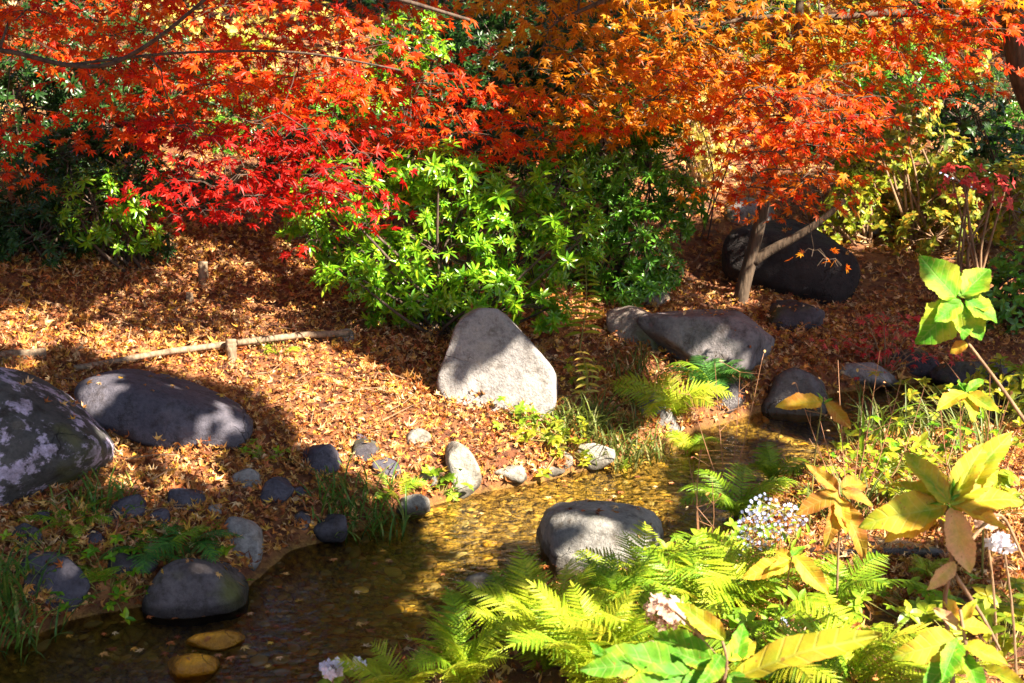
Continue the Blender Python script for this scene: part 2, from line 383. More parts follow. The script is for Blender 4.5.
vpe = N(t, 'ShaderNodeTexVoronoi'); vpe.feature = 'DISTANCE_TO_EDGE'; vpe.inputs['Scale'].default_value = 19; L(wv.outputs[0], vpe.inputs['Vector'])
bs = N(t, 'ShaderNodeSeparateColor'); L(vp.outputs['Color'], bs.inputs[0])
bedc = ramp(t, bs.outputs[0], even([(.14, .08, .015), (.46, .29, .04), (.22, .13, .03), (.56, .38, .06), (.32, .22, .05), (.12, .07, .02)]))
nb = N(t, 'ShaderNodeTexNoise'); nb.inputs['Scale'].default_value = 34; nb.inputs['Detail'].default_value = 6; nb.inputs['Roughness'].default_value = .7; L(g.outputs['Position'], nb.inputs['Vector'])
silt = ramp(t, nb.outputs['Fac'], [(.32, (.25, .22, .18)), (.5, (.8, .78, .7)), (.68, (1.4, 1.4, 1.3))])
nb2 = N(t, 'ShaderNodeTexNoise'); nb2.inputs['Scale'].default_value = 4; nb2.inputs['Detail'].default_value = 3; L(g.outputs['Position'], nb2.inputs['Vector'])
gap0 = ramp(t, vpe.outputs['Distance'], [(0, (.65, .63, .6)), (.14, (1, 1, 1))])
sw = ramp(t, nb2.outputs['Fac'], [(.34, (0, 0, 0)), (.50, (1, 1, 1))])
gm = N(t, 'ShaderNodeMix', data_type='RGBA'); L(sw, gm.inputs[0]); L(gap0, gm.inputs[6]); L(silt, gm.inputs[7]); gap = gm.outputs[2]
bc2 = N(t, 'ShaderNodeMix', data_type='RGBA'); L(sw, bc2.inputs[0]); L(bedc, bc2.inputs[6]); bc2.inputs[7].default_value = (.44, .29, .05, 1)
bm0 = N(t, 'ShaderNodeMix', data_type='RGBA', blend_type='MULTIPLY'); bm0.inputs[0].default_value = .6; L(bc2.outputs[2], bm0.inputs[6]); L(silt, bm0.inputs[7])
bm_ = N(t, 'ShaderNodeMix', data_type='RGBA', blend_type='MULTIPLY'); bm_.inputs[0].default_value = 1; L(bm0.outputs[2], bm_.inputs[6]); L(gap, bm_.inputs[7])
fz = N(t, 'ShaderNodeMapRange'); fz.inputs['From Min'].default_value = -.03; fz.inputs['From Max'].default_value = .03; L(sep.outputs[2], fz.inputs['Value'])
mixc = N(t, 'ShaderNodeMix', data_type='RGBA'); L(fz.outputs[0], mixc.inputs[0]); L(bm_.outputs[2], mixc.inputs[6]); L(soil, mixc.inputs[7])
p = N(t, 'ShaderNodeBsdfPrincipled'); p.inputs['Roughness'].default_value = .85; L(mixc.outputs[2], p.inputs['Base Color'])
bp = N(t, 'ShaderNodeBump'); bp.inputs['Strength'].default_value = .8; bp.inputs['Distance'].default_value = .03; L(gap, bp.inputs['Height'])
L(bp.outputs[0], p.inputs['Normal']); L(p.outputs[0], out.inputs[0])
tag(b.build('ground', m, smooth=True), kind='structure')

m, t, out = mat('stream_water'); L = t.links.new
g = N(t, 'ShaderNodeNewGeometry')
mp = N(t, 'ShaderNodeMapping'); mp.inputs['Rotation'].default_value = (0, 0, .45); mp.inputs['Scale'].default_value = (11, 18, 1); L(g.outputs['Position'], mp.inputs[0])
n1 = N(t, 'ShaderNodeTexNoise'); n1.inputs['Scale'].default_value = 1.3; n1.inputs['Detail'].default_value = 5; n1.inputs['Distortion'].default_value = .6; L(mp.outputs[0], n1.inputs['Vector'])
bp = N(t, 'ShaderNodeBump'); bp.inputs['Strength'].default_value = .6; bp.inputs['Distance'].default_value = .014; L(n1.outputs['Fac'], bp.inputs['Height'])
fr = N(t, 'ShaderNodeFresnel'); fr.inputs['IOR'].default_value = 1.33; L(bp.outputs[0], fr.inputs['Normal'])
gl = N(t, 'ShaderNodeBsdfGlossy'); gl.inputs['Roughness'].default_value = .06; L(bp.outputs[0], gl.inputs['Normal'])
rf = N(t, 'ShaderNodeBsdfRefraction'); rf.inputs['IOR'].default_value = 1.08; rf.inputs['Roughness'].default_value = 0; rf.inputs['Color'].default_value = (.95, .88, .66, 1); L(bp.outputs[0], rf.inputs['Normal'])
tr = N(t, 'ShaderNodeBsdfTransparent'); tr.inputs['Color'].default_value = (.95, .90, .72, 1)
ms = N(t, 'ShaderNodeMixShader'); L(fr.outputs[0], ms.inputs[0]); L(tr.outputs[0], ms.inputs[1]); L(gl.outputs[0], ms.inputs[2]); L(ms.outputs[0], out.inputs[0])
WB = MB()
xs = np.linspace(-9, 12, 60); ys = np.linspace(1.2, 10, 30); X, Y = np.meshgrid(xs, ys)
ii = (np.arange(29)[:, None] * 60 + np.arange(59)[None]).ravel()
WB.v.append(np.stack([X.ravel(), Y.ravel(), 0 * X.ravel()], 1)); WB.l.append(np.stack([ii, ii + 1, ii + 61, ii + 60], 1).ravel()); WB.n.append(np.full(len(ii), 4)); WB.c = len(X.ravel())
tag(WB.build('stream_water', m, smooth=True), kind='structure')

# ------------------------------------------------------------------ fallen leaves (uncountable)
def near_rocks(P): return P
def scatter_litter(n, ylo, yhi, size, name, lift=.03, near=False):
    y = RNG.uniform(ylo, yhi, n); x = RNG.uniform(-1, 1, n) * (.38 * y + 1.7)
    z = height(x, y); mask = z > .012
    P = np.stack([x, y, z], 1)[mask]; P = P[(P[:, 1] < WF[-1][1] + 100)]
    k = len(P)
    e = .03; gxn = (height(P[:, 0] + e, P[:, 1]) - P[:, 2]) / e; gyn = (height(P[:, 0], P[:, 1] + e) - P[:, 2]) / e
    nrm = np.stack([-gxn, -gyn, np.ones(k)], 1)
    nrm = np.clip(nrm, -1.5, 1.5) + RNG.normal(size=(k, 3)) * .6
    P[:, 2] += RNG.random(k) * lift + .004
    az = RNG.uniform(0, 2 * math.pi, k); D = np.stack([np.cos(az), np.sin(az), RNG.normal(size=k) * .25], 1)
    Fm = frames(D, nrm); S = size * RNG.lognormal(0, .30, k) * (1 + .25 * vnoise(P[:, 0], P[:, 1], 2.0, 55))
    mb = MB(); ty = RNG.integers(0, len(LITTER), k)
    for i in range(len(LITTER)):
        q = ty == i; mb.inst(LITTER[i], P[q], Fm[q], S[q])
    return mb
mb = scatter_litter(92000, 4.2, 8.2, .0215, 'l')
mb2 = scatter_litter(44000, 8.2, 17, .030, 'l'); mb3 = scatter_litter(11000, 2.8, 5.2, .026, 'l')
for o in (mb2, mb3):
    mb.v += o.v; mb.l += [a + mb.c for a in o.l]; mb.n += o.n; mb.c += o.c
tag(mb.build('fallen_leaves', M['litter']), kind='stuff')
# few leaves afloat
k = 260; px = RNG.uniform(20, 900, k); py = RNG.uniform(450, 680, k); P = onz(px, py, .004)
q = inpoly(P[:, 0], P[:, 1], [tuple(p) for p in WPOLY]); P = P[q]; az = RNG.uniform(0, 6.28, len(P))
mb = MB(); mb.inst(MAPLE[2], P, frames(np.stack([np.cos(az), np.sin(az), 0 * az], 1), np.tile([0, 0, 1.], (len(P), 1))), RNG.uniform(.02, .032, len(P)))
tag(mb.build('floating_leaves', M['litter']), kind='stuff')

# pebbles of the stream bed (uncountable)
mp_, t, out = mat('bed_pebbles'); g_ = N(t, 'ShaderNodeNewGeometry'); p = N(t, 'ShaderNodeBsdfPrincipled'); p.inputs['Roughness'].default_value = .6
t.links.new(ramp(t, g_.outputs['Random Per Island'], even([(.16, .10, .03), (.50, .34, .05), (.28, .19, .04), (.62, .44, .09), (.20, .14, .06), (.40, .32, .12), (.11, .07, .025), (.55, .32, .03), (.36, .27, .05)])), p.inputs['Base Color'])
nn_ = N(t, 'ShaderNodeTexNoise'); nn_.inputs['Scale'].default_value = 60; bp = N(t, 'ShaderNodeBump'); bp.inputs['Strength'].default_value = .5; bp.inputs['Distance'].default_value = .004
t.links.new(nn_.outputs['Fac'], bp.inputs['Height']); t.links.new(bp.outputs[0], p.inputs['Normal']); t.links.new(p.outputs[0], out.inputs[0])
import bmesh as _bm0
bm = _bm0.new(); _bm0.ops.create_icosphere(bm, subdivisions=2, radius=1); bm.verts.ensure_lookup_table()
pv = np.array([v.co[:] for v in bm.verts]); pf = [tuple(v.index for v in f.verts) for f in bm.faces]; bm.free()
k = 42000; px = RNG.uniform(-80, 1100, k); x = RNG.uniform(-4, 5, k); y = RNG.uniform(3.2, 8.5, k); z = height(x, y); q = z < -.005; P = np.stack([x, y, z - .004], 1)[q]; k = len(P)
mb = MB(); ty = RNG.integers(0, 4, k); S = np.clip(RNG.lognormal(math.log(.0125), .5, k), .005, .05)
for i in range(4):
    dv = pv * (1 + .22 * np.array([[noise.noise(Vector(v) * 1.3 + Vector((i * 7, 0, 0)))] for v in pv])); k_ = ty == i
    mb.inst((dv * [1.15, .85, .35], pf), P[k_], frames(np.stack([RNG.normal(size=k_.sum()), RNG.normal(size=k_.sum()), RNG.normal(size=k_.sum()) * .1], 1), np.array([0, 0, 1.]) + RNG.normal(size=(k_.sum(), 3)) * .15), S[k_])
tag(mb.build('streambed_pebbles', mp_, smooth=True), kind='stuff')

# ------------------------------------------------------------------ rocks
import bmesh as _bm
def ico(sub):
    bm = _bm.new(); _bm.ops.create_icosphere(bm, subdivisions=sub, radius=1); bm.verts.ensure_lookup_table()
    V = np.array([v.co[:] for v in bm.verts]); Fs = np.array([[v.index for v in f.verts] for f in bm.faces]); bm.free(); return V, Fs
ICO = {3: ico(3), 4: ico(4), 5: ico(5), 6: ico(6)}
ROCKS = []
def rock(outline, thick, mt, label, name='rock', base=None, sub=5, k=12, rough=.05, back=.35, seed=0, cat='rock', group=None, facets=5, Y=None, tl=1.0):
    r = np.random.default_rng(seed + 500)
    pts = np.array(outline, float); c = (pts.min(0) + pts.max(0)) / 2
    lift = .018 if name == 'stone' else 0.0
    by = base if base else (c[0], pts[:, 1].max() - 3)
    G = hit(np.array([by[0]]), np.array([by[1]]))[0] if Y is None else at(by[0], by[1], Y)
    dray = ray(c[0], c[1]); dl = np.linalg.norm(dray); dist = np.linalg.norm(G - CAM) + thick * back
    dirn = dray / dl; Cn = CAM + dirn * dist
    right = np.array([dirn[1], -dirn[0], 0]); right /= np.linalg.norm(right); upv = np.cross(right, dirn)
    s = dist / dl / F
    uv = np.stack([(pts[:, 0] - c[0]) * s, -(pts[:, 1] - c[1]) * s], 1)
    pl = []
    n = len(uv); area = 0.5 * sum(uv[i, 0] * uv[(i+1) % n, 1] - uv[(i+1) % n, 0] * uv[i, 1] for i in range(n))
    if area < 0: uv = uv[::-1]
    for i in range(n):
        a = uv[i]; bb = uv[(i + 1) % n]; e = bb - a; nn = np.array([e[1], -e[0]]); ln = np.linalg.norm(nn)
        if ln < 1e-9: continue
        nn /= ln; d = nn @ a
        if d < 1e-3: continue
        tilt = r.uniform(-.25, .35) * tl; v = np.array([nn[0], nn[1], tilt]); L_ = np.linalg.norm(v); pl.append((v / L_, d / L_ * 1.02))
    h = thick / 2
    pl.append((np.array([0, 0, 1.]), h)); pl.append((np.array([0, 0, -1.]), h))
    for i in range(facets):
        v = np.array([r.uniform(-.8, .8), r.uniform(-.3, .9), r.choice([-1, 1]) * r.uniform(.5, 1.1)]); v /= np.linalg.norm(v)
        sup = max(abs(v[2]) * h * .9 + max((uv @ v[:2]).max(), 0) * .72, .01); pl.append((v, sup))
    V, Fs = ICO[sub]; NN = np.array([a for a, _ in pl]); DD = np.array([d for _, d in pl])
    q = np.maximum(V @ NN.T, 0) / DD; rad = (q ** k).sum(1) ** (-1 / k)
    R = V * rad[:, None]; size = np.sqrt(np.ptp(uv[:, 0]) * np.ptp(uv[:, 1]))
    out = np.empty_like(R)
    off = Vector((seed * 3.1, seed * 1.7, 0))
    f1 = 1.6 / size
    for i, p_ in enumerate(R):
        vv = Vector(p_) * f1 + off
        nz_ = .7 * noise.fractal(vv, .9, 2.1, 6) + .55 * (noise.ridged_multi_fractal(vv * 1.7, .9, 2.2, 5, 1.0, 2.0) - 1.2) - .3 * max(0.0, .10 - abs(noise.noise(vv * 1.1 + Vector((5, 2, 9))))) / .10 * (1 if rough < .06 else .4)
        out[i] = p_ * (1 + rough * nz_)
    W = out[:, 0:1] * right + out[:, 1:2] * upv - out[:, 2:3] * dirn
    mb = MB(); mb.v.append(W); mb.l.append(Fs.ravel()); mb.n.append(np.full(len(Fs), 3)); mb.c = len(W)
    o = mb.build(name, mt, None, True); o.location = Cn + np.array([0, 0, lift])
    tag(o, label, cat, group); ROCKS.append((Cn, size))
    return o
def oval(cx, cy, w_, h_, seed=0, n=9):
    r = random.Random(seed); return [(cx + w_ / 2 * r.uniform(.9, 1.08) * math.cos(2 * math.pi * i / n + .3), cy + h_ / 2 * r.uniform(.88, 1.1) * math.sin(2 * math.pi * i / n + .3)) for i in range(n)]
RM = [rockmat('purple_grey_stone', (.055, .052, .075), (.13, .122, .155), seed=1.0),
      rockmat('dark_stone', (.04, .036, .045), (.11, .10, .12), seed=3.0, moss=.2),
      rockmat('pale_stone', (.22, .205, .18), (.38, .36, .32), seed=5.0, rough=.9),
      rockmat('mid_grey_stone', (.19, .18, .18), (.36, .34, .33), seed=8.0, moss=.1),
      rockmat('wet_dark_stone', (.045, .04, .045), (.13, .115, .12), wet=True, seed=11.0, moss=.25),
      rockmat('lichen_boulder_stone', (.035, .035, .04), (.10, .10, .10), lichen=(.56, .50, .70), seed=2.3, moss=.3, lth=.515),
      rockmat('lichen_dark_stone', (.012, .010, .012), (.035, .028, .028), lichen=(.12, .11, .11), seed=7.7, lth=.66),
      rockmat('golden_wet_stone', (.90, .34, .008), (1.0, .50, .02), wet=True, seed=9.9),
      rockmat('brown_grey_stone', (.16, .13, .11), (.34, .29, .26), seed=6.1, moss=.15)]
rock([(-75, 520), (-70, 400), (-30, 362), (8, 357), (45, 375), (90, 412), (119, 450), (116, 482), (70, 505), (0, 530)], .75, RM[5], 'large domed boulder covered with pale lilac lichen at the left edge', 'boulder', base=(60, 498), sub=6, k=6, rough=.05, seed=1, cat='boulder', back=.3)
rock([(74, 384), (98, 369), (145, 371), (195, 388), (238, 405), (253, 428), (250, 448), (225, 468), (190, 466), (140, 440), (95, 420)], .55, RM[0], 'long low purple grey boulder lying in leaves below the log rail', 'boulder', base=(215, 452), k=9, seed=2, cat='boulder')
rock([(437, 385), (449, 345), (458, 322), (476, 309), (502, 312), (530, 341), (557, 377), (557, 402), (545, 420), (500, 418), (455, 408), (441, 398)], .42, RM[3] if 0 else rockmat('pale_grey_boulder_stone', (.22, .21, .215), (.36, .345, .335), seed=4.2, rough=.9), 'pointed pale grey boulder standing below the bright green bush', 'boulder', base=(500, 412), k=34, seed=3, cat='boulder', facets=1, tl=.25, rough=.03, sub=6)
rock([(539, 530), (546, 513), (575, 504), (612, 503), (646, 508), (660, 527), (658, 550), (630, 575), (575, 582), (545, 570)], .38, rockmat('pale_grey_stream_stone', (.19, .185, .18), (.34, .33, .31), seed=14.2, moss=.12), 'rounded grey boulder standing in the middle of the stream', 'boulder', base=(600, 566), k=9, seed=4, cat='boulder', sub=6)
rock([(139, 612), (152, 583), (185, 556), (217, 559), (246, 580), (252, 600), (238, 625), (200, 632), (155, 630)], .40, rockmat('mossy_wet_stone', (.07, .06, .065), (.16, .14, .15), seed=15, moss=.45), 'large flat stone with wet foot at the left shore below the dark ferns', base=(195, 617), k=8, seed=5)
rock([(8, 568), (38, 548), (66, 556), (88, 592), (74, 612), (35, 622), (14, 605)], .30, RM[0], 'blue grey wedge shaped stone at the water in the bottom left corner', base=(45, 606), seed=6)
rock([(221, 535), (232, 519), (248, 518), (261, 530), (263, 556), (250, 572), (232, 568)], .2, RM[3], 'round grey stone with a sunlit rim just above the large flat stone', base=(245, 565), seed=7)
small = [  # cx, cy, w, h, thick, material, label
 (247, 482, 30, 19, .12, 3, 'small oval grey stone in leaves below the long boulder'),
 (277, 493, 34, 26, .13, 0, 'small dark purple stone right of the small oval grey one'),
 (323, 463, 36, 34, .14, 0, 'upright egg shaped purple stone in the sunlit leaves'),
 (330, 531, 38, 28, .16, 1, 'dark stone at the water under the dark grass tuft'),
 (131, 511, 40, 24, .16, 0, 'dull purple stone behind the pair of dark ferns'),
 (189, 503, 36, 24, .15, 0, 'purple stone directly above the right dark fern'),
 (26, 541, 30, 24, .13, 1, 'small dark stone under the lichen boulder'),
 (42, 524, 26, 20, .12, 0, 'smallest blue grey stone at the foot of the lichen boulder'),
 (132, 567, 56, 28, .22, 1, 'low dark stone behind the flat wet footed stone'),
 (413, 508, 38, 20, .16, 2, 'pale flat stone at the water right of the dark grass tuft'),
 (418, 440, 28, 15, .10, 2, 'pale flat stone in the middle of the sunlit leaves'),
 (365, 455, 30, 22, .12, 1, 'dark small stone left of the pale flat stone among leaves'),
 (386, 472, 28, 20, .12, 0, 'purple stone above the dark grass tuft'),
 (357, 441, 20, 10, .08, 0, 'tiny dark stone tip poking from the sunlit leaves'),
 (508, 474, 50, 14, .22, 2, 'bleached low stone at the golden water edge'),
 (543, 470, 40, 15, .22, 2, 'bleached wide stone at the golden water edge beside green weeds'),
 (592, 458, 44, 20, .2, 2, 'white sunlit stone at the bend of the stream bank'),
 (560, 462, 26, 18, .1, 2, 'little white stone between weeds at the stream bank'),
 (796, 319, 60, 30, .25, 1, 'low dark rock below the largest black boulder'),
 (855, 377, 84, 24, .25, 3, 'wide flat grey rock at the far water edge'),
 (912, 366, 60, 26, .25, 1, 'dark rock at the far water edge below the small red seedling'),
 (975, 378, 90, 30, .3, 1, 'dark long rock at the far water edge by the right frame side'),
 (722, 396, 44, 36, .2, 4, 'dark damp rock beside the blue green fern'),
 (858, 226, 70, 20, .3, 3, 'grey flat rock far behind the black boulder'),
 (748, 214, 54, 26, .3, 3, 'pale rock behind the forked maple trunk'),
 (463, 322, 26, 30, .15, 1, 'dim upright rock in shade behind the pointed boulder'),
 (480, 584, 34, 12, .08, 2, 'small pale stone breaking the water behind the near ferns'),
 (30, 590, 24, 20, .1, 1, 'dark stone half hidden by the grass in the bottom left'),
 (345, 337, 20, 12, .1, 2, 'small pale stone at the right end of the log rail'),
 (160, 520, 22, 15, .1, 0, 'little violet stone between the two purple stones over the dark ferns'),
 (95, 545, 26, 18, .12, 0, 'blue grey stone left of the dark fern pair'),
 (214, 515, 20, 14, .1, 3, 'tiny grey stone in litter right of the purple stone above the ferns'),
 (300, 500, 24, 16, .1, 0, 'small violet stone left of the dark grass tuft'),
 (302, 522, 22, 14, .1, 1, 'dark small stone in litter left of the stone under the grass tuft'),
 (428, 478, 22, 15, .1, 3, 'grey small stone left of the tall pale leaning stone'),
 (110, 528, 22, 15, .1, 1, 'dark pebble sized stone beneath the dull purple stone'),
 (655, 300, 34, 16, .2, 8, 'brown rock above the grey split rock'),
]
for i, (cx, cy_, w_, h_, th, mi, lb) in enumerate(small):
    rock(oval(cx, cy_ + 3, w_, h_ + 6, i, 7), th, RM[mi], lb, 'stone', base=(cx, cy_ + h_ / 2 - 2), sub=4, k=14, seed=20 + i, rough=.07)
rock([(445, 458), (456, 446), (468, 452), (478, 470), (482, 490), (470, 503), (452, 503), (447, 480)], .16, RM[2], 'tall pale stone leaning at the edge of the golden water', 'stone', base=(465, 497), seed=8)
rock([(636, 402), (653, 394), (668, 408), (684, 438), (664, 446), (645, 425)], .16, RM[3], 'leaning grey stone in grass left of the bright fern by the stream', 'stone', base=(668, 438), seed=9)
rock([(610, 314), (638, 309), (662, 318), (668, 356), (645, 360), (618, 342)], .38, RM[8], 'brown blocky rock at the left of the split pair', 'boulder', base=(645, 350), seed=10, cat='boulder', k=16)
rock([(644, 324), (660, 314), (735, 313), (766, 334), (762, 362), (722, 374), (690, 376), (668, 360)], .55, rockmat('streaked_grey_stone', (.10, .09, .10), (.25, .23, .24), seed=17), 'broad grey rock dappled with light behind the ferns', 'boulder', base=(710, 374), seed=11, cat='boulder', k=30, sub=6)
rock([(721, 250), (732, 229), (775, 221), (828, 234), (856, 258), (857, 292), (838, 312), (790, 308), (738, 296), (722, 275)], .7, RM[6], 'largest black boulder behind the forked maple trunk', 'boulder', base=(820, 305), seed=12, cat='boulder', k=9, sub=6)
rock([(760, 404), (772, 380), (798, 369), (822, 379), (828, 408), (805, 422), (768, 420)], .35, RM[4], 'dark wet rock standing in the far water', base=(795, 414), seed=13)
rock([(800, 560), (840, 545), (900, 537), (945, 543), (945, 556), (860, 566), (810, 572)], .30, RM[4], 'flat black wet stone among leaves on the near bank', base=(880, 560), seed=14)
rock(oval(194, 668, 56, 34, 3), .16, RM[7], 'golden submerged stone shining near the bottom edge', base=(194, 680), seed=15, sub=5, k=6)
rock(oval(218, 640, 66, 22, 5), .14, RM[7], 'flat golden stone just under water below the large flat stone', base=(218, 650), seed=16, sub=5, k=6)

mb = MB(); bpy.context.view_layer.update()
for o in [o for o in COL.objects if o.get('category') in ('rock', 'boulder', 'stone')]:
    me = o.data; nf = len(me.polygons); cc = np.empty(nf * 3, np.float32); nn = np.empty(nf * 3, np.float32); me.polygons.foreach_get('center', cc); me.polygons.foreach_get('normal', nn)
    cc = cc.reshape(-1, 3) + np.array(o.location); nn = nn.reshape(-1, 3); ok = np.where((nn[:, 2] > .45) & (cc[:, 2] > .02))[0]
    if len(ok) == 0: continue
    w_ = float(np.ptp(cc[:, 0])); n_ = int(min(26, 5 + w_ * 26)) if w_ > .25 else int(RNG.integers(0, 4))
    if 'pointed' in o['label']: n_ = 3
    pick = RNG.choice(ok, n_)
    if n_: mb.inst(LITTER[int(RNG.integers(0, len(LITTER)))], cc[pick] + nn[pick] * .006, frames(rnd_unit(n_), nn[pick] + RNG.normal(size=(n_, 3)) * .25), .024 * RNG.uniform(.7, 1.3, n_))
    # leaves drifted against the foot
    lo = np.array([cc[:, 0].min(), cc[:, 1].min()]); hi = np.array([cc[:, 0].max(), cc[:, 1].max()]); m_ = int((40 if w_ > .25 else 10) + 150 * w_); a_ = RNG.uniform(0, 6.28, m_); rr = RNG.uniform(.86, 1.12, m_)
    X_ = (lo[0] + hi[0]) / 2 + np.cos(a_) * (hi[0] - lo[0]) / 2 * rr; Y_ = (lo[1] + hi[1]) / 2 + np.sin(a_) * (hi[1] - lo[1]) / 2 * rr; Z_ = height(X_, Y_); q_ = Z_ > .03; m_ = int(q_.sum())
    if m_: mb.inst(LITTER[int(RNG.integers(0, len(LITTER)))], np.stack([X_, Y_, Z_ + RNG.uniform(.008, .07 if w_ > .25 else .022, len(X_))], 1)[q_], frames(rnd_unit(m_), np.array([0, -.3, 1.]) + RNG.normal(size=(m_, 3)) * .5), .026 * RNG.uniform(.7, 1.3, m_))
tag(mb.build('fallen_leaves', M['litter']), kind='stuff')
mb = MB()
for i in range(420):
    y_ = RNG.uniform(4.9, 10.5); x_ = RNG.uniform(-1, 1) * (.36 * y_ + .3); z_ = gz(x_, y_)
    if z_ < .04: continue
    a_ = RNG.uniform(0, 3.14); l_ = RNG.uniform(.05, .22); d_ = np.array([math.cos(a_), math.sin(a_), 0]) * l_; p0 = np.array([x_, y_, z_ + .03]); p1 = p0 + d_; p1[2] = gz(p1[0], p1[1]) + .035; pm = (p0 + p1) / 2 + RNG.normal(size=3) * .01
    mb.tube([p0, pm, p1], [.003, .0025, .0015], 5)
tag(mb.build('fallen_twigs', M['twig']), kind='stuff')

# ------------------------------------------------------------------ log rail and stakes
def log_piece(pts, rad, label, name='log', cat='log', mt=None):
    P = np.array(pts); n = 12; tt = np.linspace(0, 1, n); PP = np.stack([np.interp(tt, np.linspace(0, 1, len(P)), P[:, i]) for i in range(3)], 1)
    PP += RNG.normal(size=PP.shape) * rad * .03
    mb = MB(); mb.tube(PP, rad * (1 + RNG.normal(size=n) * .05), 12); o = mb.build(name, mt or M['log'], None, True, base=PP[0]); tag(o, label, cat); return o
def hp(px, py, up=0.0):
    p_ = hit(np.array([float(px)]), np.array([float(py)]))[0].copy(); p_[2] += up; return p_
log_piece([hp(75, 376, .035), hp(170, 364, .06), hp(232, 358, .07)], .015, 'thin grey log of the rail left of the stake', 'log')
log_piece([hp(238, 357, .07), hp(300, 349, .07), hp(350, 343, .05)], .016, 'sunlit pale log of the rail right of the stake', 'log')
log_piece([hp(-30, 366, .03), hp(15, 362, .03), hp(46, 360, .03)], .028, 'dark short log end beside the lichen boulder', 'log')
for (x_, y_, h_, r_, lb) in ((232, 362, .11, .026, 'short round stake standing against the log rail'), (204, 286, .13, .026, 'dark little stake on the slope above the log rail'),
                            (190, 304, .06, .018, 'low sunlit stake stump left below the dark stake')):
    B_ = hp(x_, y_); log_piece([B_ - [0, 0, .08], B_ + [0, 0, h_ * .6], B_ + [0, .005, h_]], r_, lb, 'stake', 'stake')

# ------------------------------------------------------------------ trees
def smooth_path(P, n):
    P = np.asarray(P, float); t0 = np.linspace(0, 1, len(P)); tt = np.linspace(0, 1, n)
    out = np.stack([np.interp(tt, t0, P[:, i]) for i in range(3)], 1)
    for _ in range(max(1, n // len(P) )):
        out[1:-1] = (out[:-2] + 2 * out[1:-1] + out[2:]) / 4
    return out
def skeleton(limbs, targets, tip=.0025, jitter=.06, maxseg=.25):
    """limbs: list of (polyline, r0, r1). targets joined to the nearest node. returns list of (pts, radii)"""
    chains = []; nodes = []; nr = []
    for P, r0, r1 in limbs:
        Q = smooth_path(P, max(6, int(len(P) * 4))); R = np.linspace(r0, r1, len(Q)); chains.append((Q, R)); nodes += list(Q[2:]); nr += list(R[2:])
    T = list(targets); A = np.array(nodes); R = list(nr)
    T.sort(key=lambda p_: np.min(np.linalg.norm(A - p_, axis=1)))
    A = [np.array(a) for a in A]
    for p_ in T:
        AA = np.array(A); d = np.linalg.norm(AA - p_, axis=1) + np.where(AA[:, 2] > p_[2] + .25, .15, 0); i = int(np.argmin(d)); s = AA[i]; L_ = np.linalg.norm(p_ - s)
        n = max(3, int(L_ / .12) + 2); tt = np.linspace(0, 1, n)[:, None]; Q = s + (p_ - s) * tt
        Q[:, 2] += np.sin(tt[:, 0] * math.pi) * L_ * .12
        Q[1:-1] += RNG.normal(size=(n - 2, 3)) * jitter * .3
        r0 = min(R[i] * .7, .004 + .012 * L_); rr = np.linspace(r0, tip, n)
        chains.append((Q, rr)); A += list(Q[1:]); R += list(rr[1:])
    return chains
def sprays(C, rad, nleaf, leafsize, mb, twigs=None, flat=.07, tilt=.5, var=MAPLE, facing=.6, gap=1.0):
    """flat layered sprays of maple leaves round each centre"""
    for c, r_ in zip(C, rad):
        n = max(5, int(nleaf * (r_ / .22) ** 2)); ax = RNG.uniform(0, 6.28)
        slope = RNG.normal(size=2) * .18
        ang = RNG.uniform(0, 6.28, n); q = np.sqrt(RNG.random(n)) * r_
        x = q * np.cos(ang) * 1.8; y = q * np.sin(ang) * .9
        P = c + np.stack([x, y, slope[0] * x + slope[1] * y - .35 * q * q / r_ + RNG.normal(size=n) * flat * r_], 1)
        D = np.stack([np.cos(ang), np.sin(ang), np.full(n, -.35)], 1) + RNG.normal(size=(n, 3)) * .45
        Nn = np.array([0, 0, tilt]) + SUN * facing + RNG.normal(size=(n, 3)) * .42
        Fm = frames(D, Nn); S = leafsize * RNG.uniform(.65, 1.2, n); ty = RNG.integers(0, len(var), n)
        for i in range(len(var)):
            k_ = ty == i; mb.inst(var[i], P[k_], Fm[k_], S[k_])
        if twigs is not None:
            for k_ in range(5):
                a = RNG.uniform(0, 6.28); e = c + np.array([math.cos(a) * r_ * .85, math.sin(a) * r_ * .7, -.3 * r_]); mid = (c + e) / 2 + [0, 0, .02]
                twigs.tube([c, mid, e], [.0022, .0016, .001], 4, False)
def sample_poly(poly, n, holes=()):
    xs = [a for a, _ in poly]; ys = [b_ for _, b_ in poly]; P = []
    while len(P) < n:
        x = RNG.uniform(min(xs), max(xs)); y = RNG.uniform(min(ys), max(ys))
        if inpoly(np.array([x]), np.array([y]), poly)[0] and not any((x - a)**2 / c_**2 + (y - b_)**2 / d_**2 < 1 for a, b_, c_, d_ in holes): P.append((x, y))
    return np.array(P)
def poisson(poly, n, mind, holes=()):
    out = []
    for _ in range(n * 30):
        q = sample_poly(poly, 1, holes)[0]
        if all((q[0]-o[0])**2 + (q[1]-o[1])**2 > mind * mind for o in out): out.append(q)
        if len(out) >= n: break
    return np.array(out)
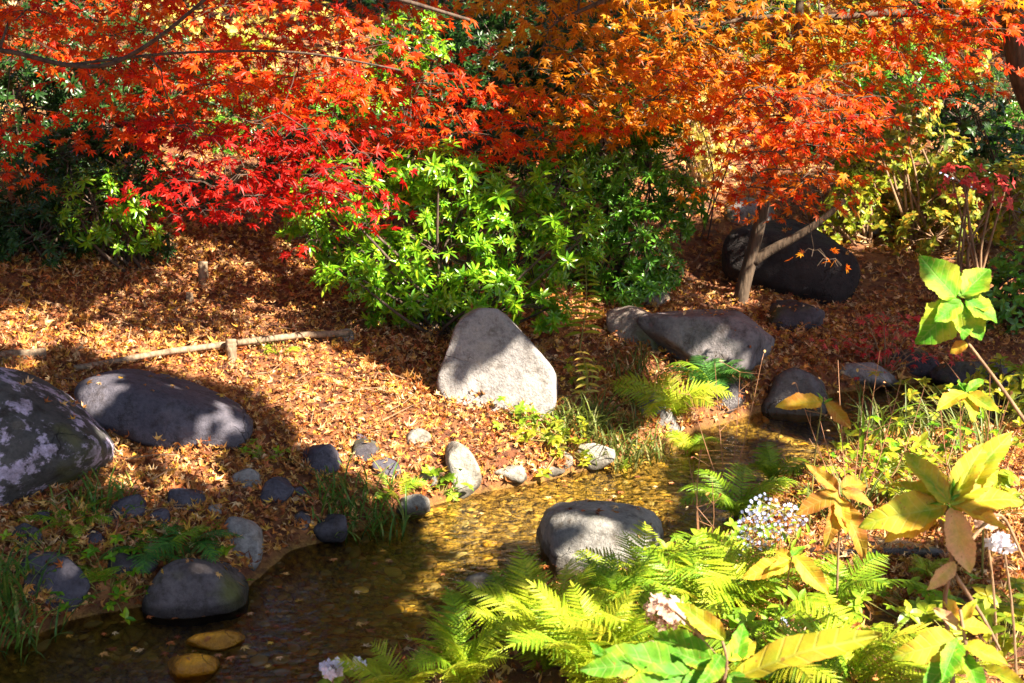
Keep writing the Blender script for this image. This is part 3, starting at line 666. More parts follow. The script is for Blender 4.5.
def maple(label, base, limbs, groups, bark, trunk_name='trunk'):
    """groups: (partname, poly, n, mindist, (y0,y1), radius, nleaf, leafsize, material, holes)"""
    root = thing('maple_tree', label, 'tree', base)
    allC = []; built = []
    for (pn, poly, n, md, (y0, y1), (ra, rb), nl, ls, mt, holes) in groups:
        px = poisson(poly, n, md, holes); Y = RNG.uniform(y0, y1, len(px)); C = at(px[:, 0], px[:, 1], Y); allC.append(C)
        built.append((pn, C, RNG.uniform(ra, rb, len(C)), nl, ls, mt))
    tw = MB()
    for Q, R in skeleton(limbs, np.vstack(allC)): tw.tube(Q, R, 10 if R[0] > .02 else 6)
    for pn, C, rad, nl, ls, mt in built:
        mb = MB(); sprays(C, rad, nl, ls, mb, tw); mb.build(pn, mt, root)
    tw.build(trunk_name, bark, root, True)
    return root
# left red maple: trunk beyond the left frame side
gl_ = gz(-3.6, 6.4)
maple('red orange maple whose branches reach in over the top left', (-3.6, 6.4, gl_),
      [([(-3.6, 6.4, gl_ - .1), (-3.5, 6.4, gl_ + .7), (-3.2, 6.3, gl_ + 1.5), (-2.9, 6.2, gl_ + 2.2)], .09, .05),
       ([(-3.45, 6.4, gl_ + .9), tuple(at(-20, 40, 6.3)), tuple(at(60, 66, 6.2)), tuple(at(110, 68, 6.1)), tuple(at(160, 38, 6.0)), tuple(at(210, -5, 5.9))], .013, .007),
       ([tuple(at(60, 66, 6.2)), tuple(at(170, 52, 6.1)), tuple(at(300, 50, 6.0)), tuple(at(400, 70, 6.0))], .007, .004),
       ([(-2.9, 6.2, gl_ + 2.2), tuple(at(120, -40, 6.0)), tuple(at(300, -30, 5.8)), tuple(at(470, 20, 5.8))], .03, .006)],
      [('crown', [(-20, -20), (540, -20), (470, 30), (440, 60), (330, 75), (260, 90), (150, 80), (60, 60), (-20, 50)], 62, 22, (6.5, 7.9), (.16, .28), 46, .048, M['red'], [(215, 25, 30, 16), (45, 90, 50, 26), (470, 15, 85, 42), (345, 62, 34, 12), (120, 95, 30, 12)]),
       ('crown', [(80, 90), (300, 80), (480, 70), (560, 105), (545, 145), (420, 150), (300, 150), (200, 135), (110, 140)], 38, 20, (7.1, 8.0), (.15, .26), 46, .049, M['red'], [(225, 98, 34, 14), (390, 95, 26, 12), (180, 118, 18, 10)]),
       ('crown', [(-20, 100), (40, 120), (50, 170), (-20, 190)], 8, 16, (6.5, 7.0), (.1, .18), 50, .043, M['red'], []),
       ('crimson_foliage', [(170, 120), (320, 120), (360, 150), (350, 190), (270, 205), (175, 195)], 26, 16, (6.2, 6.7), (.10, .19), 56, .044, M['crimson'], []),
       ('crimson_foliage', [(165, 200), (260, 195), (250, 215), (170, 225)], 6, 16, (6.2, 6.5), (.07, .11), 50, .044, M['crimson'], []),
       ('crimson_foliage', [(310, 170), (370, 165), (400, 215), (395, 235), (310, 245)], 8, 18, (6.2, 6.5), (.07, .11), 44, .044, M['crimson'], [])],
      M['barkdark'])
# forked maple in the middle right
tb = hp(738, 306); tb = tb + [0, .02, 0]
Yt = tb[1]
maple('forked orange maple growing behind the broad grey rock', tb,
      [([tuple(tb - [0, 0, .12]), tuple(at(742, 290, Yt)), tuple(at(750, 262, Yt)), tuple(at(757, 235, Yt)), tuple(at(766, 195, Yt - .05)), tuple(at(778, 140, Yt - .15)), tuple(at(795, 80, Yt - .2)), tuple(at(800, 0, Yt - .2))], .046, .022),
       ([tuple(at(752, 262, Yt)), tuple(at(770, 250, Yt - .02)), tuple(at(795, 238, Yt - .05)), tuple(at(820, 222, Yt - .1)), tuple(at(845, 200, Yt - .15))], .034, .014)],
      [('crown', [(640, 60), (870, 50), (860, 120), (840, 180), (800, 205), (750, 185), (720, 160), (640, 110)], 40, 20, (7.0, 8.0), (.13, .24), 46, .047, M['orange'], [(690, 150, 40, 50), (812, 262, 30, 20)]),
       ('crown', [(780, 180), (850, 175), (840, 205), (790, 208)], 6, 18, (6.6, 7.2), (.1, .18), 40, .040, M['orange'], []),
       ('crown', [(805, 245), (840, 248), (835, 262), (812, 260)], 2, 10, (6.4, 6.6), (.06, .08), 44, .040, M['orange'], []),
       ('red_foliage', [(740, 90), (880, 90), (900, 140), (800, 160), (750, 190), (745, 140)], 22, 20, (6.5, 6.9), (.09, .18), 44, .041, M['red'], [])],
      M['bark'])
# near right trunk and its amber canopy
tr_ = (3.95, 7.5, gz(3.95, 7.5))
maple('thick trunked amber maple at the right frame side spreading over the top', tr_,
      [([(3.95, 7.5, tr_[2] - .15), tuple(at(1120, 260, 7.8)), tuple(at(1075, 170, 7.8)), tuple(at(1030, 100, 7.7)), tuple(at(1018, 60, 7.7)), tuple(at(1012, 10, 7.7)), tuple(at(1006, -80, 7.6))], .09, .055),
       ([tuple(at(1010, 20, 7.7)), tuple(at(960, 22, 7.6)), tuple(at(930, 14, 7.6)), tuple(at(880, 12, 7.6)), tuple(at(840, 18, 7.5)), tuple(at(760, 15, 7.5)), tuple(at(690, 30, 7.5))], .03, .009),
       ([tuple(at(1003, -60, 7.6)), tuple(at(800, -50, 7.5)), tuple(at(650, -20, 7.5)), tuple(at(560, 20, 7.4))], .03, .008)],
      [('crown', [(530, -20), (1040, -20), (1030, 30), (900, 60), (760, 70), (680, 110), (620, 130), (545, 125), (525, 60)], 66, 22, (7.1, 8.4), (.16, .30), 48, .055, M['amber'], [(700, 95, 30, 22), (610, 20, 26, 14), (860, 60, 26, 14), (960, 50, 22, 16), (770, 45, 22, 12)]),
       ('crown', [(600, 110), (680, 90), (690, 110), (620, 140)], 6, 16, (7.2, 7.6), (.12, .17), 36, .054, M['amber'], []),
       ('red_foliage', [(890, 0), (1000, 0), (990, 70), (960, 105), (900, 90)], 18, 20, (6.9, 7.3), (.10, .19), 48, .046, M['red'], [])],
      M['bark'])

# ------------------------------------------------------------------ added unseen trees towards the sun, leaves placed to cast the wanted shade
SHADE = [  # polygon in the picture, how closed the shade is, which tree casts it
 ([(-60, 215), (190, 222), (205, 262), (240, 295), (302, 334), (345, 352), (445, 390), (470, 350), (500, 352), (545, 388), (575, 425), (640, 430), (640, 330), (640, 180), (300, 180), (-60, 180)], 1.0, 0),
 ([(-300, 500), (120, 500), (300, 530), (430, 560), (400, 640), (320, 720), (-300, 760)], .97, 1),
 ([(-300, 345), (60, 352), (255, 400), (290, 450), (335, 480), (415, 510), (430, 560), (370, 600), (-300, 640)], .62, 1),
 ([(600, 300), (760, 240), (1150, 240), (1150, 425), (900, 425), (760, 415), (680, 380), (640, 340)], .92, 2),
 ([(640, 180), (1150, 160), (1150, 250), (700, 300)], .55, 2),
 ([(690, 430), (800, 425), (790, 450), (720, 520), (690, 480)], .5, 2),
 ([(-250, 180), (150, 190), (150, 270), (80, 300), (-250, 330)], 1.0, 0),
 ([(430, 20), (640, 20), (640, 200), (560, 180), (440, 180)], .6, 0),
 ([(420, 470), (700, 440), (720, 540), (520, 560), (420, 540)], .14, 1),
 ([(850, 550), (955, 548), (965, 628), (860, 632)], .85, 1),
 ([(560, 400), (640, 395), (650, 440), (580, 440)], .6, 0),
 ([(380, 600), (480, 560), (540, 500), (660, 490), (690, 560), (420, 690)], .30, 1),
]
LIT = [(at(x, y, Y), r_) for x, y, Y, r_ in ((310, 215, 6.8, .10), (350, 195, 6.8, .15), (395, 205, 6.8, .18), (455, 185, 6.8, .2), (505, 205, 6.8, .17), (430, 235, 6.8, .14), (535, 250, 6.8, .12), (480, 265, 6.8, .14), (525, 290, 6.8, .1), (400, 270, 6.8, .1), (580, 175, 7.6, .2), (640, 190, 7.6, .2), (610, 250, 7.6, .18), (680, 215, 7.6, .14), (580, 290, 7.5, .1), (130, 215, 7.3, .18), (655, 265, 7.7, .12), (610, 140, 7.7, .12),
        (500, 402, 6.35, .13), (950, 490, 3.4, .24), (962, 300, 3.9, .2), (960, 645, 3.1, .2), (730, 660, 3.0, .22), (838, 500, 4.2, .14), (770, 520, 4.5, .14), (600, 485, 6.0, .3), (470, 515, 5.5, .22), (540, 500, 5.7, .25), (250, 300, 7.2, .3), (300, 380, 6.5, .3), (200, 320, 7.0, .2), (60, 30, 7.0, .2), (200, 60, 7.0, .25), (340, 90, 7.0, .25), (450, 100, 7.2, .25), (250, 150, 6.4, .16), (340, 210, 6.4, .1), (800, 120, 6.8, .3), (780, 200, 7.3, .2), (600, 60, 7.4, .25),
        (700, 60, 7.7, .35), (850, 50, 7.6, .35), (960, 60, 7.3, .3), (870, 180, 9.2, .2), (930, 230, 8.8, .2), (985, 290, 8.4, .25), (950, 150, 9.3, .2), (1000, 190, 8.6, .2), (710, 120, 9.7, .5), (855, 200, 8.9, .3), (685, 380, 7.0, .14))]
n = 190000
sx = RNG.uniform(-6.5, 6, n); sy = RNG.uniform(3.3, 14.5, n); sz = np.maximum(height(sx, sy), 0); SP = np.stack([sx, sy, sz], 1); px, py, _ = proj(SP)
dap = (vnoise(sx, sy, 3.2, 21) + .6 * vnoise(sx, sy, 8.0, 22)) / 1.6 * .5 + .5
wh = np.full(n, -1)
for k_, (poly, pr, tree_) in enumerate(SHADE):
    q = inpoly(px, py, poly) & ((dap < .18 + .72 * pr) | (pr >= .92)); wh[q & (wh < 0)] = tree_
q = (wh >= 0) & (RNG.random(n) < np.where(sy > 9.5, .75, 1)); SP = SP[q]; wh = wh[q]
Zt = 4.3 + .7 * vnoise(SP[:, 0], SP[:, 1], 1.1, 30) + RNG.uniform(-.35, .35, len(SP)); Tt = (Zt - SP[:, 2]) / SUN[2]
C = SP + SUN * Tt[:, None]; ok = np.ones(len(C), bool)
for c_, r_ in LIT: v = SP - c_; ok &= np.linalg.norm(v - (v @ SUN)[:, None] * SUN, axis=1) > r_  # crown gaps cut where sun should reach
SP, C, wh = SP[ok], C[ok], wh[ok]
for poly, Y_, n_, th_, tid in (([(452, 352), (460, 322), (481, 308), (501, 313), (556, 376), (560, 402), (548, 394), (520, 372), (490, 358), (465, 352)], 6.5, 260, 9, 0),
        ([(-60, 372), (8, 350), (60, 372), (110, 420), (90, 420), (40, 385), (0, 385), (-60, 400)], 5.35, 200, .62, 1), ([(72, 378), (110, 362), (200, 384), (240, 402), (200, 425), (110, 400)], 6.2, 170, .5, 1),
        ([(536, 520), (560, 505), (590, 515), (575, 540), (555, 575), (538, 560)], 5.25, 90, 9, 1), ([(590, 520), (640, 505), (640, 520), (600, 535), (640, 545), (600, 550)], 5.3, 60, .6, 1)):
    q_ = sample_poly(poly, n_); T_ = at(q_[:, 0], q_[:, 1], Y_); T_ = T_[(vnoise(q_[:, 0] / 14, q_[:, 1] / 14, 1, 9) * .5 + .5) < th_]
    T_ = T_ + SUN * ((4.3 + RNG.uniform(-.3, .3, len(T_)) - T_[:, 2]) / SUN[2])[:, None]; C = np.vstack([C, T_]); wh = np.concatenate([wh, np.full(len(T_), tid)])  # more crown leaves placed sunward of the rocks to shade them
print('shade leaves', len(C))
SHADE_LEAF = lance_tpl(.40, 2, .15, .2)
M['shadeleaf'] = leafmat('shade_tree_leaf', [(.03, .08, .02), (.05, .11, .02), (.07, .13, .025)], .06, .4)  # invented leaf, dark and nearly opaque so the added crowns block light
for tid, lb in ((0, 'added unseen shade tree beyond the near bank'), (1, 'added unseen shade tree right of the camera'), (2, 'added unseen shade tree past the right side')):
    CC = C[wh == tid]
    cen = CC.mean(0); bx, by_ = (4.9, 4.4) if tid == 0 else (max(cen[0] + .1, 2.6), cen[1] - .2); bz = gz(bx, by_); root = thing('shade_tree', lb, 'tree', (bx, by_, bz))
    kk = len(CC); mb = MB(); az = RNG.uniform(0, 6.28, kk)
    mb.inst(SHADE_LEAF, CC, frames(np.stack([np.cos(az), np.sin(az), -.3 + 0 * az], 1), SUN + RNG.normal(size=(kk, 3)) * .45), RNG.uniform(.09, .13, kk)); mb.build('crown', M['shadeleaf'], root)
    tw = MB(); sub = CC[RNG.choice(kk, min(110, kk), replace=False)]
    for Q, R in skeleton([([(bx, by_, bz - .2), (bx + .1, by_, bz + 1.3), (bx, by_ + .1, 3.0), tuple(cen + [0, 0, -.3])], .11, .03)], sub, .003): tw.tube(Q, R, 6)
    tw.build('trunk', M['bark'], root, True)

for (tx, ty, hh, rr_, lb) in ((-7.5, 5.0, 9, 3.2, 'tall unseen tree added left of the stream to block sky light'), (-9.0, 12.0, 11, 3.8, 'tall unseen tree added beyond the left slope to block sky light'), (-4.5, -3.0, 9, 3.0, 'unseen tree added behind the camera on the left to block sky light'),
        (-2.0, 19.0, 12, 4.4, 'tall unseen tree added high above the slope behind the garden to block sky light'), (6.5, 17.5, 12, 4.2, 'tall unseen tree added above the slope behind the right side to block sky light'), (12.5, 11.0, 10, 3.4, 'unseen tree added far right to block sky light')):
    tz = gz(tx, ty); root = thing('shade_tree', lb, 'tree', (tx, ty, tz)); nC = 260  # unseen trees added round the scene to close off sky light
    u = rnd_unit(nC); CC = np.array([tx, ty, tz + hh * .66]) + u * (RNG.random(nC) ** .4)[:, None] * [rr_, rr_, hh * .33]
    kk = nC * 42; P = np.repeat(CC, 42, axis=0) + RNG.normal(size=(kk, 3)) * .34; mb = MB()
    mb.inst(lance_tpl(.34, 2, .15, .2), P, frames(rnd_unit(kk), np.array([0, 0, 1.]) + RNG.normal(size=(kk, 3)) * .5), RNG.uniform(.15, .24, kk)); mb.build('crown', M['shadeleaf'], root)
    tw = MB()
    for Q, R in skeleton([([(tx, ty, tz - .3), (tx + .15, ty, tz + hh * .3), (tx, ty + .1, tz + hh * .6), (tx, ty, tz + hh * .85)], .2, .05)], CC[::3], .006): tw.tube(Q, R, 7)
    tw.build('trunk', M['barkdark'], root, True)

for (tx, ty, cx, cy2, cz, rx, ry, lb) in ((-5.2, 8.6, -2.6, 8.4, 7.4, 3.6, 3.6, 'unseen tree added leaning over the left slope to block sky light'), (5.6, 12.0, 2.2, 12.0, 8.0, 3.8, 3.2, 'unseen tree added leaning over the right slope to block sky light'),
        (-3.4, 2.0, -2.4, 3.2, 6.6, 2.6, 2.6, 'unseen tree added leaning over the stream left of the camera to block sky light')):
    tz = gz(tx, ty); root = thing('shade_tree', lb, 'tree', (tx, ty, tz)); nC = 240  # unseen crowns added overhead to close off the upper sky
    u = rnd_unit(nC); CC = np.array([cx, cy2, cz]) + u * (RNG.random(nC) ** .4)[:, None] * [rx, ry, 1.0]
    kk = nC * 36; P = np.repeat(CC, 36, axis=0) + RNG.normal(size=(kk, 3)) * [.36, .36, .2]; mb = MB()
    mb.inst(lance_tpl(.34, 2, .15, .2), P, frames(rnd_unit(kk), np.array([0, 0, 1.]) + RNG.normal(size=(kk, 3)) * .4), RNG.uniform(.15, .22, kk)); mb.build('crown', M['shadeleaf'], root)
    tw = MB()
    for Q, R in skeleton([([(tx, ty, tz - .3), (tx, ty, tz + 2.5), (tx * .7 + cx * .3, ty * .7 + cy2 * .3, cz - 1.8), (cx, cy2, cz - .4)], .17, .05)], CC[::3], .006): tw.tube(Q, R, 7)
    tw.build('trunk', M['barkdark'], root, True)

# ------------------------------------------------------------------ bushes
def bush(label, lobes, Y, mt, size, dens=1.0, kind=WH, stemmat=None, depth=.8, name='bush', up=.55, nstem=7, shell=.5, foot=None, stemr=.012):
    cs = []
    for (px, py, rx, rz) in lobes:
        c = at(px, py, Y); s = Y / F / .97; cs.append((c, rx * s, rz * s))
    mean = np.mean([c for c, _, _ in cs], axis=0)
    fx = mean[0] if foot is None else at(foot, 300, Y)[0]
    base = np.array([fx, Y + .1, gz(fx, Y + .1)])
    root = thing(name, label, 'bush', base)
    mb = MB(); st = MB()
    for (c, rx, rz) in cs:
        c = c + [0, RNG.uniform(-.14, .16), 0]; ry = depth * (rx + rz) / 2
        n = int(dens * 15.0 * (rx * rz + rx * ry + rz * ry) / (size * size * 4))
        u = rnd_unit(n); rr = (shell + (1 - shell) * RNG.random(n)) ** .6
        wob = 1 + .25 * np.array([noise.noise(Vector(v * 2.3) + Vector(c)) for v in u])
        clump = np.array([noise.noise(Vector(v * 5.5) + Vector(c) * 3) for v in u])
        u, rr, wob = u[clump > -.22], rr[clump > -.22], wob[clump > -.22]; n = len(u)
        P = c + u * np.array([rx, ry, rz]) * (rr * wob)[:, None]
        ok = P[:, 2] > height(P[:, 0], P[:, 1]) + .03; P = P[ok]; u = u[ok]; n = len(P)
        Z = u * .8 + np.array([0, -.1, up]) + RNG.normal(size=(n, 3)) * .3; Fm = axis_frames(Z)
        S = size * RNG.uniform(.45, 1.2, n); ty = RNG.integers(0, len(kind), n)
        for i in range(len(kind)): k_ = ty == i; mb.inst(kind[i], P[k_], Fm[k_], S[k_])
        for k_ in range(min(26, n // 5)):
            e = P[RNG.integers(0, n)]; st.tube([c, (c + e) / 2 + RNG.normal(size=3) * .02, e], [.005, .004, .002], 4, False)
        for k_ in range(nstem):
            f = base + [RNG.normal() * .08, RNG.normal() * .05, -.05]; e = c + RNG.normal(size=3) * [rx * .3, ry * .3, rz * .2]
            st.tube(smooth_path([f, (f * .6 + e * .4) + RNG.normal(size=3) * .05, e], 7), np.linspace(stemr, stemr * .4, 7), 6, False)
    mb.build('foliage', mt, root); st.build('stems', stemmat or M['barkdark'], root, True)
    return root
M['midgreen'] = leafmat('mid_evergreen_leaf', [(.07, .22, .015), (.11, .32, .02), (.045, .15, .015), (.18, .40, .03)], .28, .3, .2, .6)
bush('bright glossy green bush above the pointed boulder', [(305, 215, 26, 30), (345, 190, 46, 36), (395, 215, 56, 44), (460, 190, 56, 44), (500, 225, 52, 46), (440, 255, 62, 34), (375, 262, 36, 22), (380, 290, 24, 14), (410, 292, 34, 18), (345, 250, 30, 18), (300, 240, 22, 14), (575, 235, 30, 40), (560, 190, 28, 28), (400, 312, 44, 16), (350, 278, 36, 18), (450, 308, 40, 16), (330, 255, 30, 20), (480, 285, 50, 22), (530, 260, 40, 50), (540, 305, 30, 24), (425, 165, 40, 20)], 6.95, M['green'], .064, 1.0, foot=455, nstem=2)
bush('darker green bush right of the bright glossy one', [(560, 165, 44, 40), (600, 150, 52, 50), (650, 175, 46, 50), (590, 215, 50, 45), (640, 235, 36, 40), (625, 280, 34, 26), (570, 290, 34, 28), (685, 205, 24, 34), (650, 115, 40, 34), (605, 300, 30, 22), (560, 312, 26, 18), (655, 265, 28, 28)], 7.8, M['midgreen'], .056, 1.05, foot=605, nstem=2)
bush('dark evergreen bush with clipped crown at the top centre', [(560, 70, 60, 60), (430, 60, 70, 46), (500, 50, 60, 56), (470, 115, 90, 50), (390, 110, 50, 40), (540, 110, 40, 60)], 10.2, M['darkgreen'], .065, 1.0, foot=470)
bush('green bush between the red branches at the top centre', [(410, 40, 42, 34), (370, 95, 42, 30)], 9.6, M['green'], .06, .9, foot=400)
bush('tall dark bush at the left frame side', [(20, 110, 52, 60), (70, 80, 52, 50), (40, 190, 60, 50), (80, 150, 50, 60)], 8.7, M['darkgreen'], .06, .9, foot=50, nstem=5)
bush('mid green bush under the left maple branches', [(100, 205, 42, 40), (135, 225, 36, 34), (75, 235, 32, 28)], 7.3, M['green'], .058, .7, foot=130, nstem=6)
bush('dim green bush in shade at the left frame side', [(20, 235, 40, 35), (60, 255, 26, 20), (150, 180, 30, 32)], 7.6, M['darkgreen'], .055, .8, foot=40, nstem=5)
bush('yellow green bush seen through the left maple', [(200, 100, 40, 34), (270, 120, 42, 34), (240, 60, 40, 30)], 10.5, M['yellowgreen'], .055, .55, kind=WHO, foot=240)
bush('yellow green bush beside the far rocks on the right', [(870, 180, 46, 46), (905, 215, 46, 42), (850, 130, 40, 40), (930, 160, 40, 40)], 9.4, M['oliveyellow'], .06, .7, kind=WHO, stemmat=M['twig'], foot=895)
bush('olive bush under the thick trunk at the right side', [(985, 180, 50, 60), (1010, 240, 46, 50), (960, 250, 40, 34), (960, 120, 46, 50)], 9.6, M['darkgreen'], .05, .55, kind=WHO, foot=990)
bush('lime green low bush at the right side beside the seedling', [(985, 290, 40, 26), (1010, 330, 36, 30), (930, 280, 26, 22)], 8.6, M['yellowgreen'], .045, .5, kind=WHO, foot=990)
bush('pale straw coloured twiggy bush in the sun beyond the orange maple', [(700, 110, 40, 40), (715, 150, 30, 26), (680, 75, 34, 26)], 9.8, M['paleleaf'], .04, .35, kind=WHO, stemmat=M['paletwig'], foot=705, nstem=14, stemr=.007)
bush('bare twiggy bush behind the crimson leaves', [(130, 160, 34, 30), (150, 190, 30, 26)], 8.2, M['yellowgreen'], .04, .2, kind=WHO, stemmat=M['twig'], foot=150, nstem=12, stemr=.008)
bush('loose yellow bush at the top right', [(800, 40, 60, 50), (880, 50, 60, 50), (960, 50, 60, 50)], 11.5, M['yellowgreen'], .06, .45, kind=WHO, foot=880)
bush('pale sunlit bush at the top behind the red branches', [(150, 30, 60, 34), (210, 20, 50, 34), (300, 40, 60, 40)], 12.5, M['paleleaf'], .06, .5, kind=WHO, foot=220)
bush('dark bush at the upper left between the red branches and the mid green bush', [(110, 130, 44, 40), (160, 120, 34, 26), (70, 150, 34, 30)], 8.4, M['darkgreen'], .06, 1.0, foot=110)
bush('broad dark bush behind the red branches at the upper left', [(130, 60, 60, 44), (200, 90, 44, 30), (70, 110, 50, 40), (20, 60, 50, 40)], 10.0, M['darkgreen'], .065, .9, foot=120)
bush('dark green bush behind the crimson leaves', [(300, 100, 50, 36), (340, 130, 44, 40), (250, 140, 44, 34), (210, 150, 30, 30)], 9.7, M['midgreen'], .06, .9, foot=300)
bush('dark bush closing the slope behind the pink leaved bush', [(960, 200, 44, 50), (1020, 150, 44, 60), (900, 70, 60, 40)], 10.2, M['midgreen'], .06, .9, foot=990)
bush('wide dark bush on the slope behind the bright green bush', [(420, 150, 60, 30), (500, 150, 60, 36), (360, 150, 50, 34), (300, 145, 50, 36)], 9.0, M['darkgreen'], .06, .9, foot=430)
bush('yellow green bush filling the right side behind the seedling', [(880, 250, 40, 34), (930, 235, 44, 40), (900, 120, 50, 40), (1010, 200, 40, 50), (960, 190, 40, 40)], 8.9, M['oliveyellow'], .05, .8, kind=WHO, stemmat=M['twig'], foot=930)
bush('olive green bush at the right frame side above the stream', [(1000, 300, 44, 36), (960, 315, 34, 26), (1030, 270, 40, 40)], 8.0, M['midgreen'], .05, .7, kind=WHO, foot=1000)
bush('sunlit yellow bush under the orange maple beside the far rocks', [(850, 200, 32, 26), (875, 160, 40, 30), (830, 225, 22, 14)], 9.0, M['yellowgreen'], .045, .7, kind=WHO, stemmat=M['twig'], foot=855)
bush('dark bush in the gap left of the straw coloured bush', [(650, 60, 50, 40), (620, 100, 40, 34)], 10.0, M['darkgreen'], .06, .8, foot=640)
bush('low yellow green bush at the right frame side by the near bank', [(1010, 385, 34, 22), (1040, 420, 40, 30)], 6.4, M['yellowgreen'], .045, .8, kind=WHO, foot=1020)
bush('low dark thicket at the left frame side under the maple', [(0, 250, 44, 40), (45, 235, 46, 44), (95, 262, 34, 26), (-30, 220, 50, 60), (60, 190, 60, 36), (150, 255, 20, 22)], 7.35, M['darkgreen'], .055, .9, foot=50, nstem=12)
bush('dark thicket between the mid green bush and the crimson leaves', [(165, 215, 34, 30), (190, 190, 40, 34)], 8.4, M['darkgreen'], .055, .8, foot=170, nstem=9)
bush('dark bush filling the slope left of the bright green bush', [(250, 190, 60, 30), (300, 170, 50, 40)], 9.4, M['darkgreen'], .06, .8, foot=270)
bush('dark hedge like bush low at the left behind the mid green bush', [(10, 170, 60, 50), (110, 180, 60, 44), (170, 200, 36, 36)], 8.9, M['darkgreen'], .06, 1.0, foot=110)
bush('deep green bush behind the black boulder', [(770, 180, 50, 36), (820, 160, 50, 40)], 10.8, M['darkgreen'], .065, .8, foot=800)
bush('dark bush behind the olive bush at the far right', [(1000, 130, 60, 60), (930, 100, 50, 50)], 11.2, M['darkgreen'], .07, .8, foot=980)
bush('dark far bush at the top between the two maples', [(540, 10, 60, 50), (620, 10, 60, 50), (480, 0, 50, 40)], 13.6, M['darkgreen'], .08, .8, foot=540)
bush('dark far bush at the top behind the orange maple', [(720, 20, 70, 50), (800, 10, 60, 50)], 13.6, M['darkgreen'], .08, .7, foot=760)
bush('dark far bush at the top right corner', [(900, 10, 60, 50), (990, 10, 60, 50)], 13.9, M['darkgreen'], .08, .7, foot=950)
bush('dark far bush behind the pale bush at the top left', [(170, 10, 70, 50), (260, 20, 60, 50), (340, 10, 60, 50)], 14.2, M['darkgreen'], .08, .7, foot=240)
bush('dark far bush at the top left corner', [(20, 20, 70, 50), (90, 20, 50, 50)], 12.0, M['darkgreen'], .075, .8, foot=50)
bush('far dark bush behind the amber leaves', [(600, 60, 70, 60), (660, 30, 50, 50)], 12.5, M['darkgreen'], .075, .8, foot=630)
bush('pale pink leaved bush at the far right', [(965, 185, 26, 22), (1000, 195, 24, 18)], 8.3, M['pinkleaf'], .04, .35, kind=WHO, stemmat=M['twig'], foot=985, nstem=4)
bush('pink leaved sprig beside the straw coloured bush', [(690, 78, 22, 16), (770, 25, 24, 12)], 8.8, M['pinkleaf'], .045, .35, kind=WHO, foot=700, nstem=2, stemr=.006)

# low red maple seedling by the far water
sb = hp(885, 372); root = thing('maple_seedling', 'small red maple seedling by the far water', 'seedling', sb)
mb = MB(); st = MB(); px = poisson([(840, 335), (870, 310), (930, 320), (960, 345), (930, 370), (860, 372)], 18, 14)
C2 = at(px[:, 0], px[:, 1], RNG.uniform(sb[1] - .15, sb[1] + .2, len(px))); sprays(C2, RNG.uniform(.06, .12, len(C2)), 60, .034, mb, st)
for c in C2: st.tube(smooth_path([sb - [0, 0, .03], (sb + c) / 2 + [0, 0, .04], c], 6), np.linspace(.005, .0015, 6), 5, False)
mb.build('foliage', M['pinkleaf'], root); st.build('stems', M['twig'], root, True)

# ------------------------------------------------------------------ ferns
def pinna_tpl(n=8, w=.20):
    V = []; Fs = []
    ys = np.linspace(0, 1, n + 1)
    for y in ys: V.append((0, y, -.12 * y * y))
    for i in range(n):
        wi = w * (1 - ys[i]) ** .7 * (1 if i > 0 else .8) + .01; a = ys[i]; bq = ys[i + 1]; st_ = (bq - a)
        for s_ in (-1, 1):
            k0 = len(V); V += [(s_ * wi * .55, a + st_ * .10, .015 - .12 * a * a), (s_ * wi, a + st_ * .9 + wi * .25, -.02 - .12 * a * a), (s_ * wi * .5, a + st_ * .85 + wi * .1, .01 - .12 * a * a)]
            Fs.append((i, k0, k0 + 1, k0 + 2, i + 1) if s_ > 0 else (i + 1, k0 + 2, k0 + 1, k0, i))
    return np.array(V), Fs
PINNA = pinna_tpl(9, .145); PINNA_LO = pinna_tpl(5, .2)
def frond_mb(az, length, e0, e1, npair=18, width=.32, curl=0.0, lo=False, roll=0.0):
    n = npair + 4; s = np.linspace(0, 1, n); el = np.radians(e0 + (e1 - e0) * s ** 1.2); azs = az + curl * s
    step = length / (n - 1); d = np.stack([np.cos(azs) * np.cos(el), np.sin(azs) * np.cos(el), np.sin(el)], 1)
    P = np.vstack([[0, 0, 0], np.cumsum(d[:-1] * step, 0)])
    mb = MB(); mb.tube(P, np.linspace(.0028, .0008, n), 4, False)
    side = np.stack([-np.sin(azs), np.cos(azs), 0 * azs], 1); nrm = np.cross(d, side); nrm *= np.sign(nrm[:, 2:3] + 1e-6)
    if roll: side = side * math.cos(roll) + nrm * math.sin(roll); nrm = np.cross(side, d); nrm *= np.sign(nrm[:, 2:3] + 1e-6)
    idx = np.arange(3, n - 1); prof = np.sin(np.clip((s[idx] - .05) / .95, 0, 1) ** .62 * math.pi * .97) ** .75 + .05
    for sg in (-1, 1):
        D = side[idx] * sg + d[idx] * (.35 + .5 * s[idx])[:, None] + RNG.normal(size=(len(idx), 3)) * .07 - nrm[idx] * .12
        L_ = length * width * prof * RNG.uniform(.72, 1.08, len(idx)); Fm = frames(D, nrm[idx] + RNG.normal(size=(len(idx), 3)) * .12)
        ww = np.minimum(1.0, step / (L_ * .17 * 2) * 1.0) * 1.15
        mb.inst(PINNA_LO if lo else PINNA, P[idx], Fm, np.stack([L_ * np.clip(ww, .25, 1.6), L_, L_], 1))
    mb.inst(PINNA_LO, P[-2:-1], frames(d[-2:-1], nrm[-2:-1]), np.array([length * .09]))
    return mb
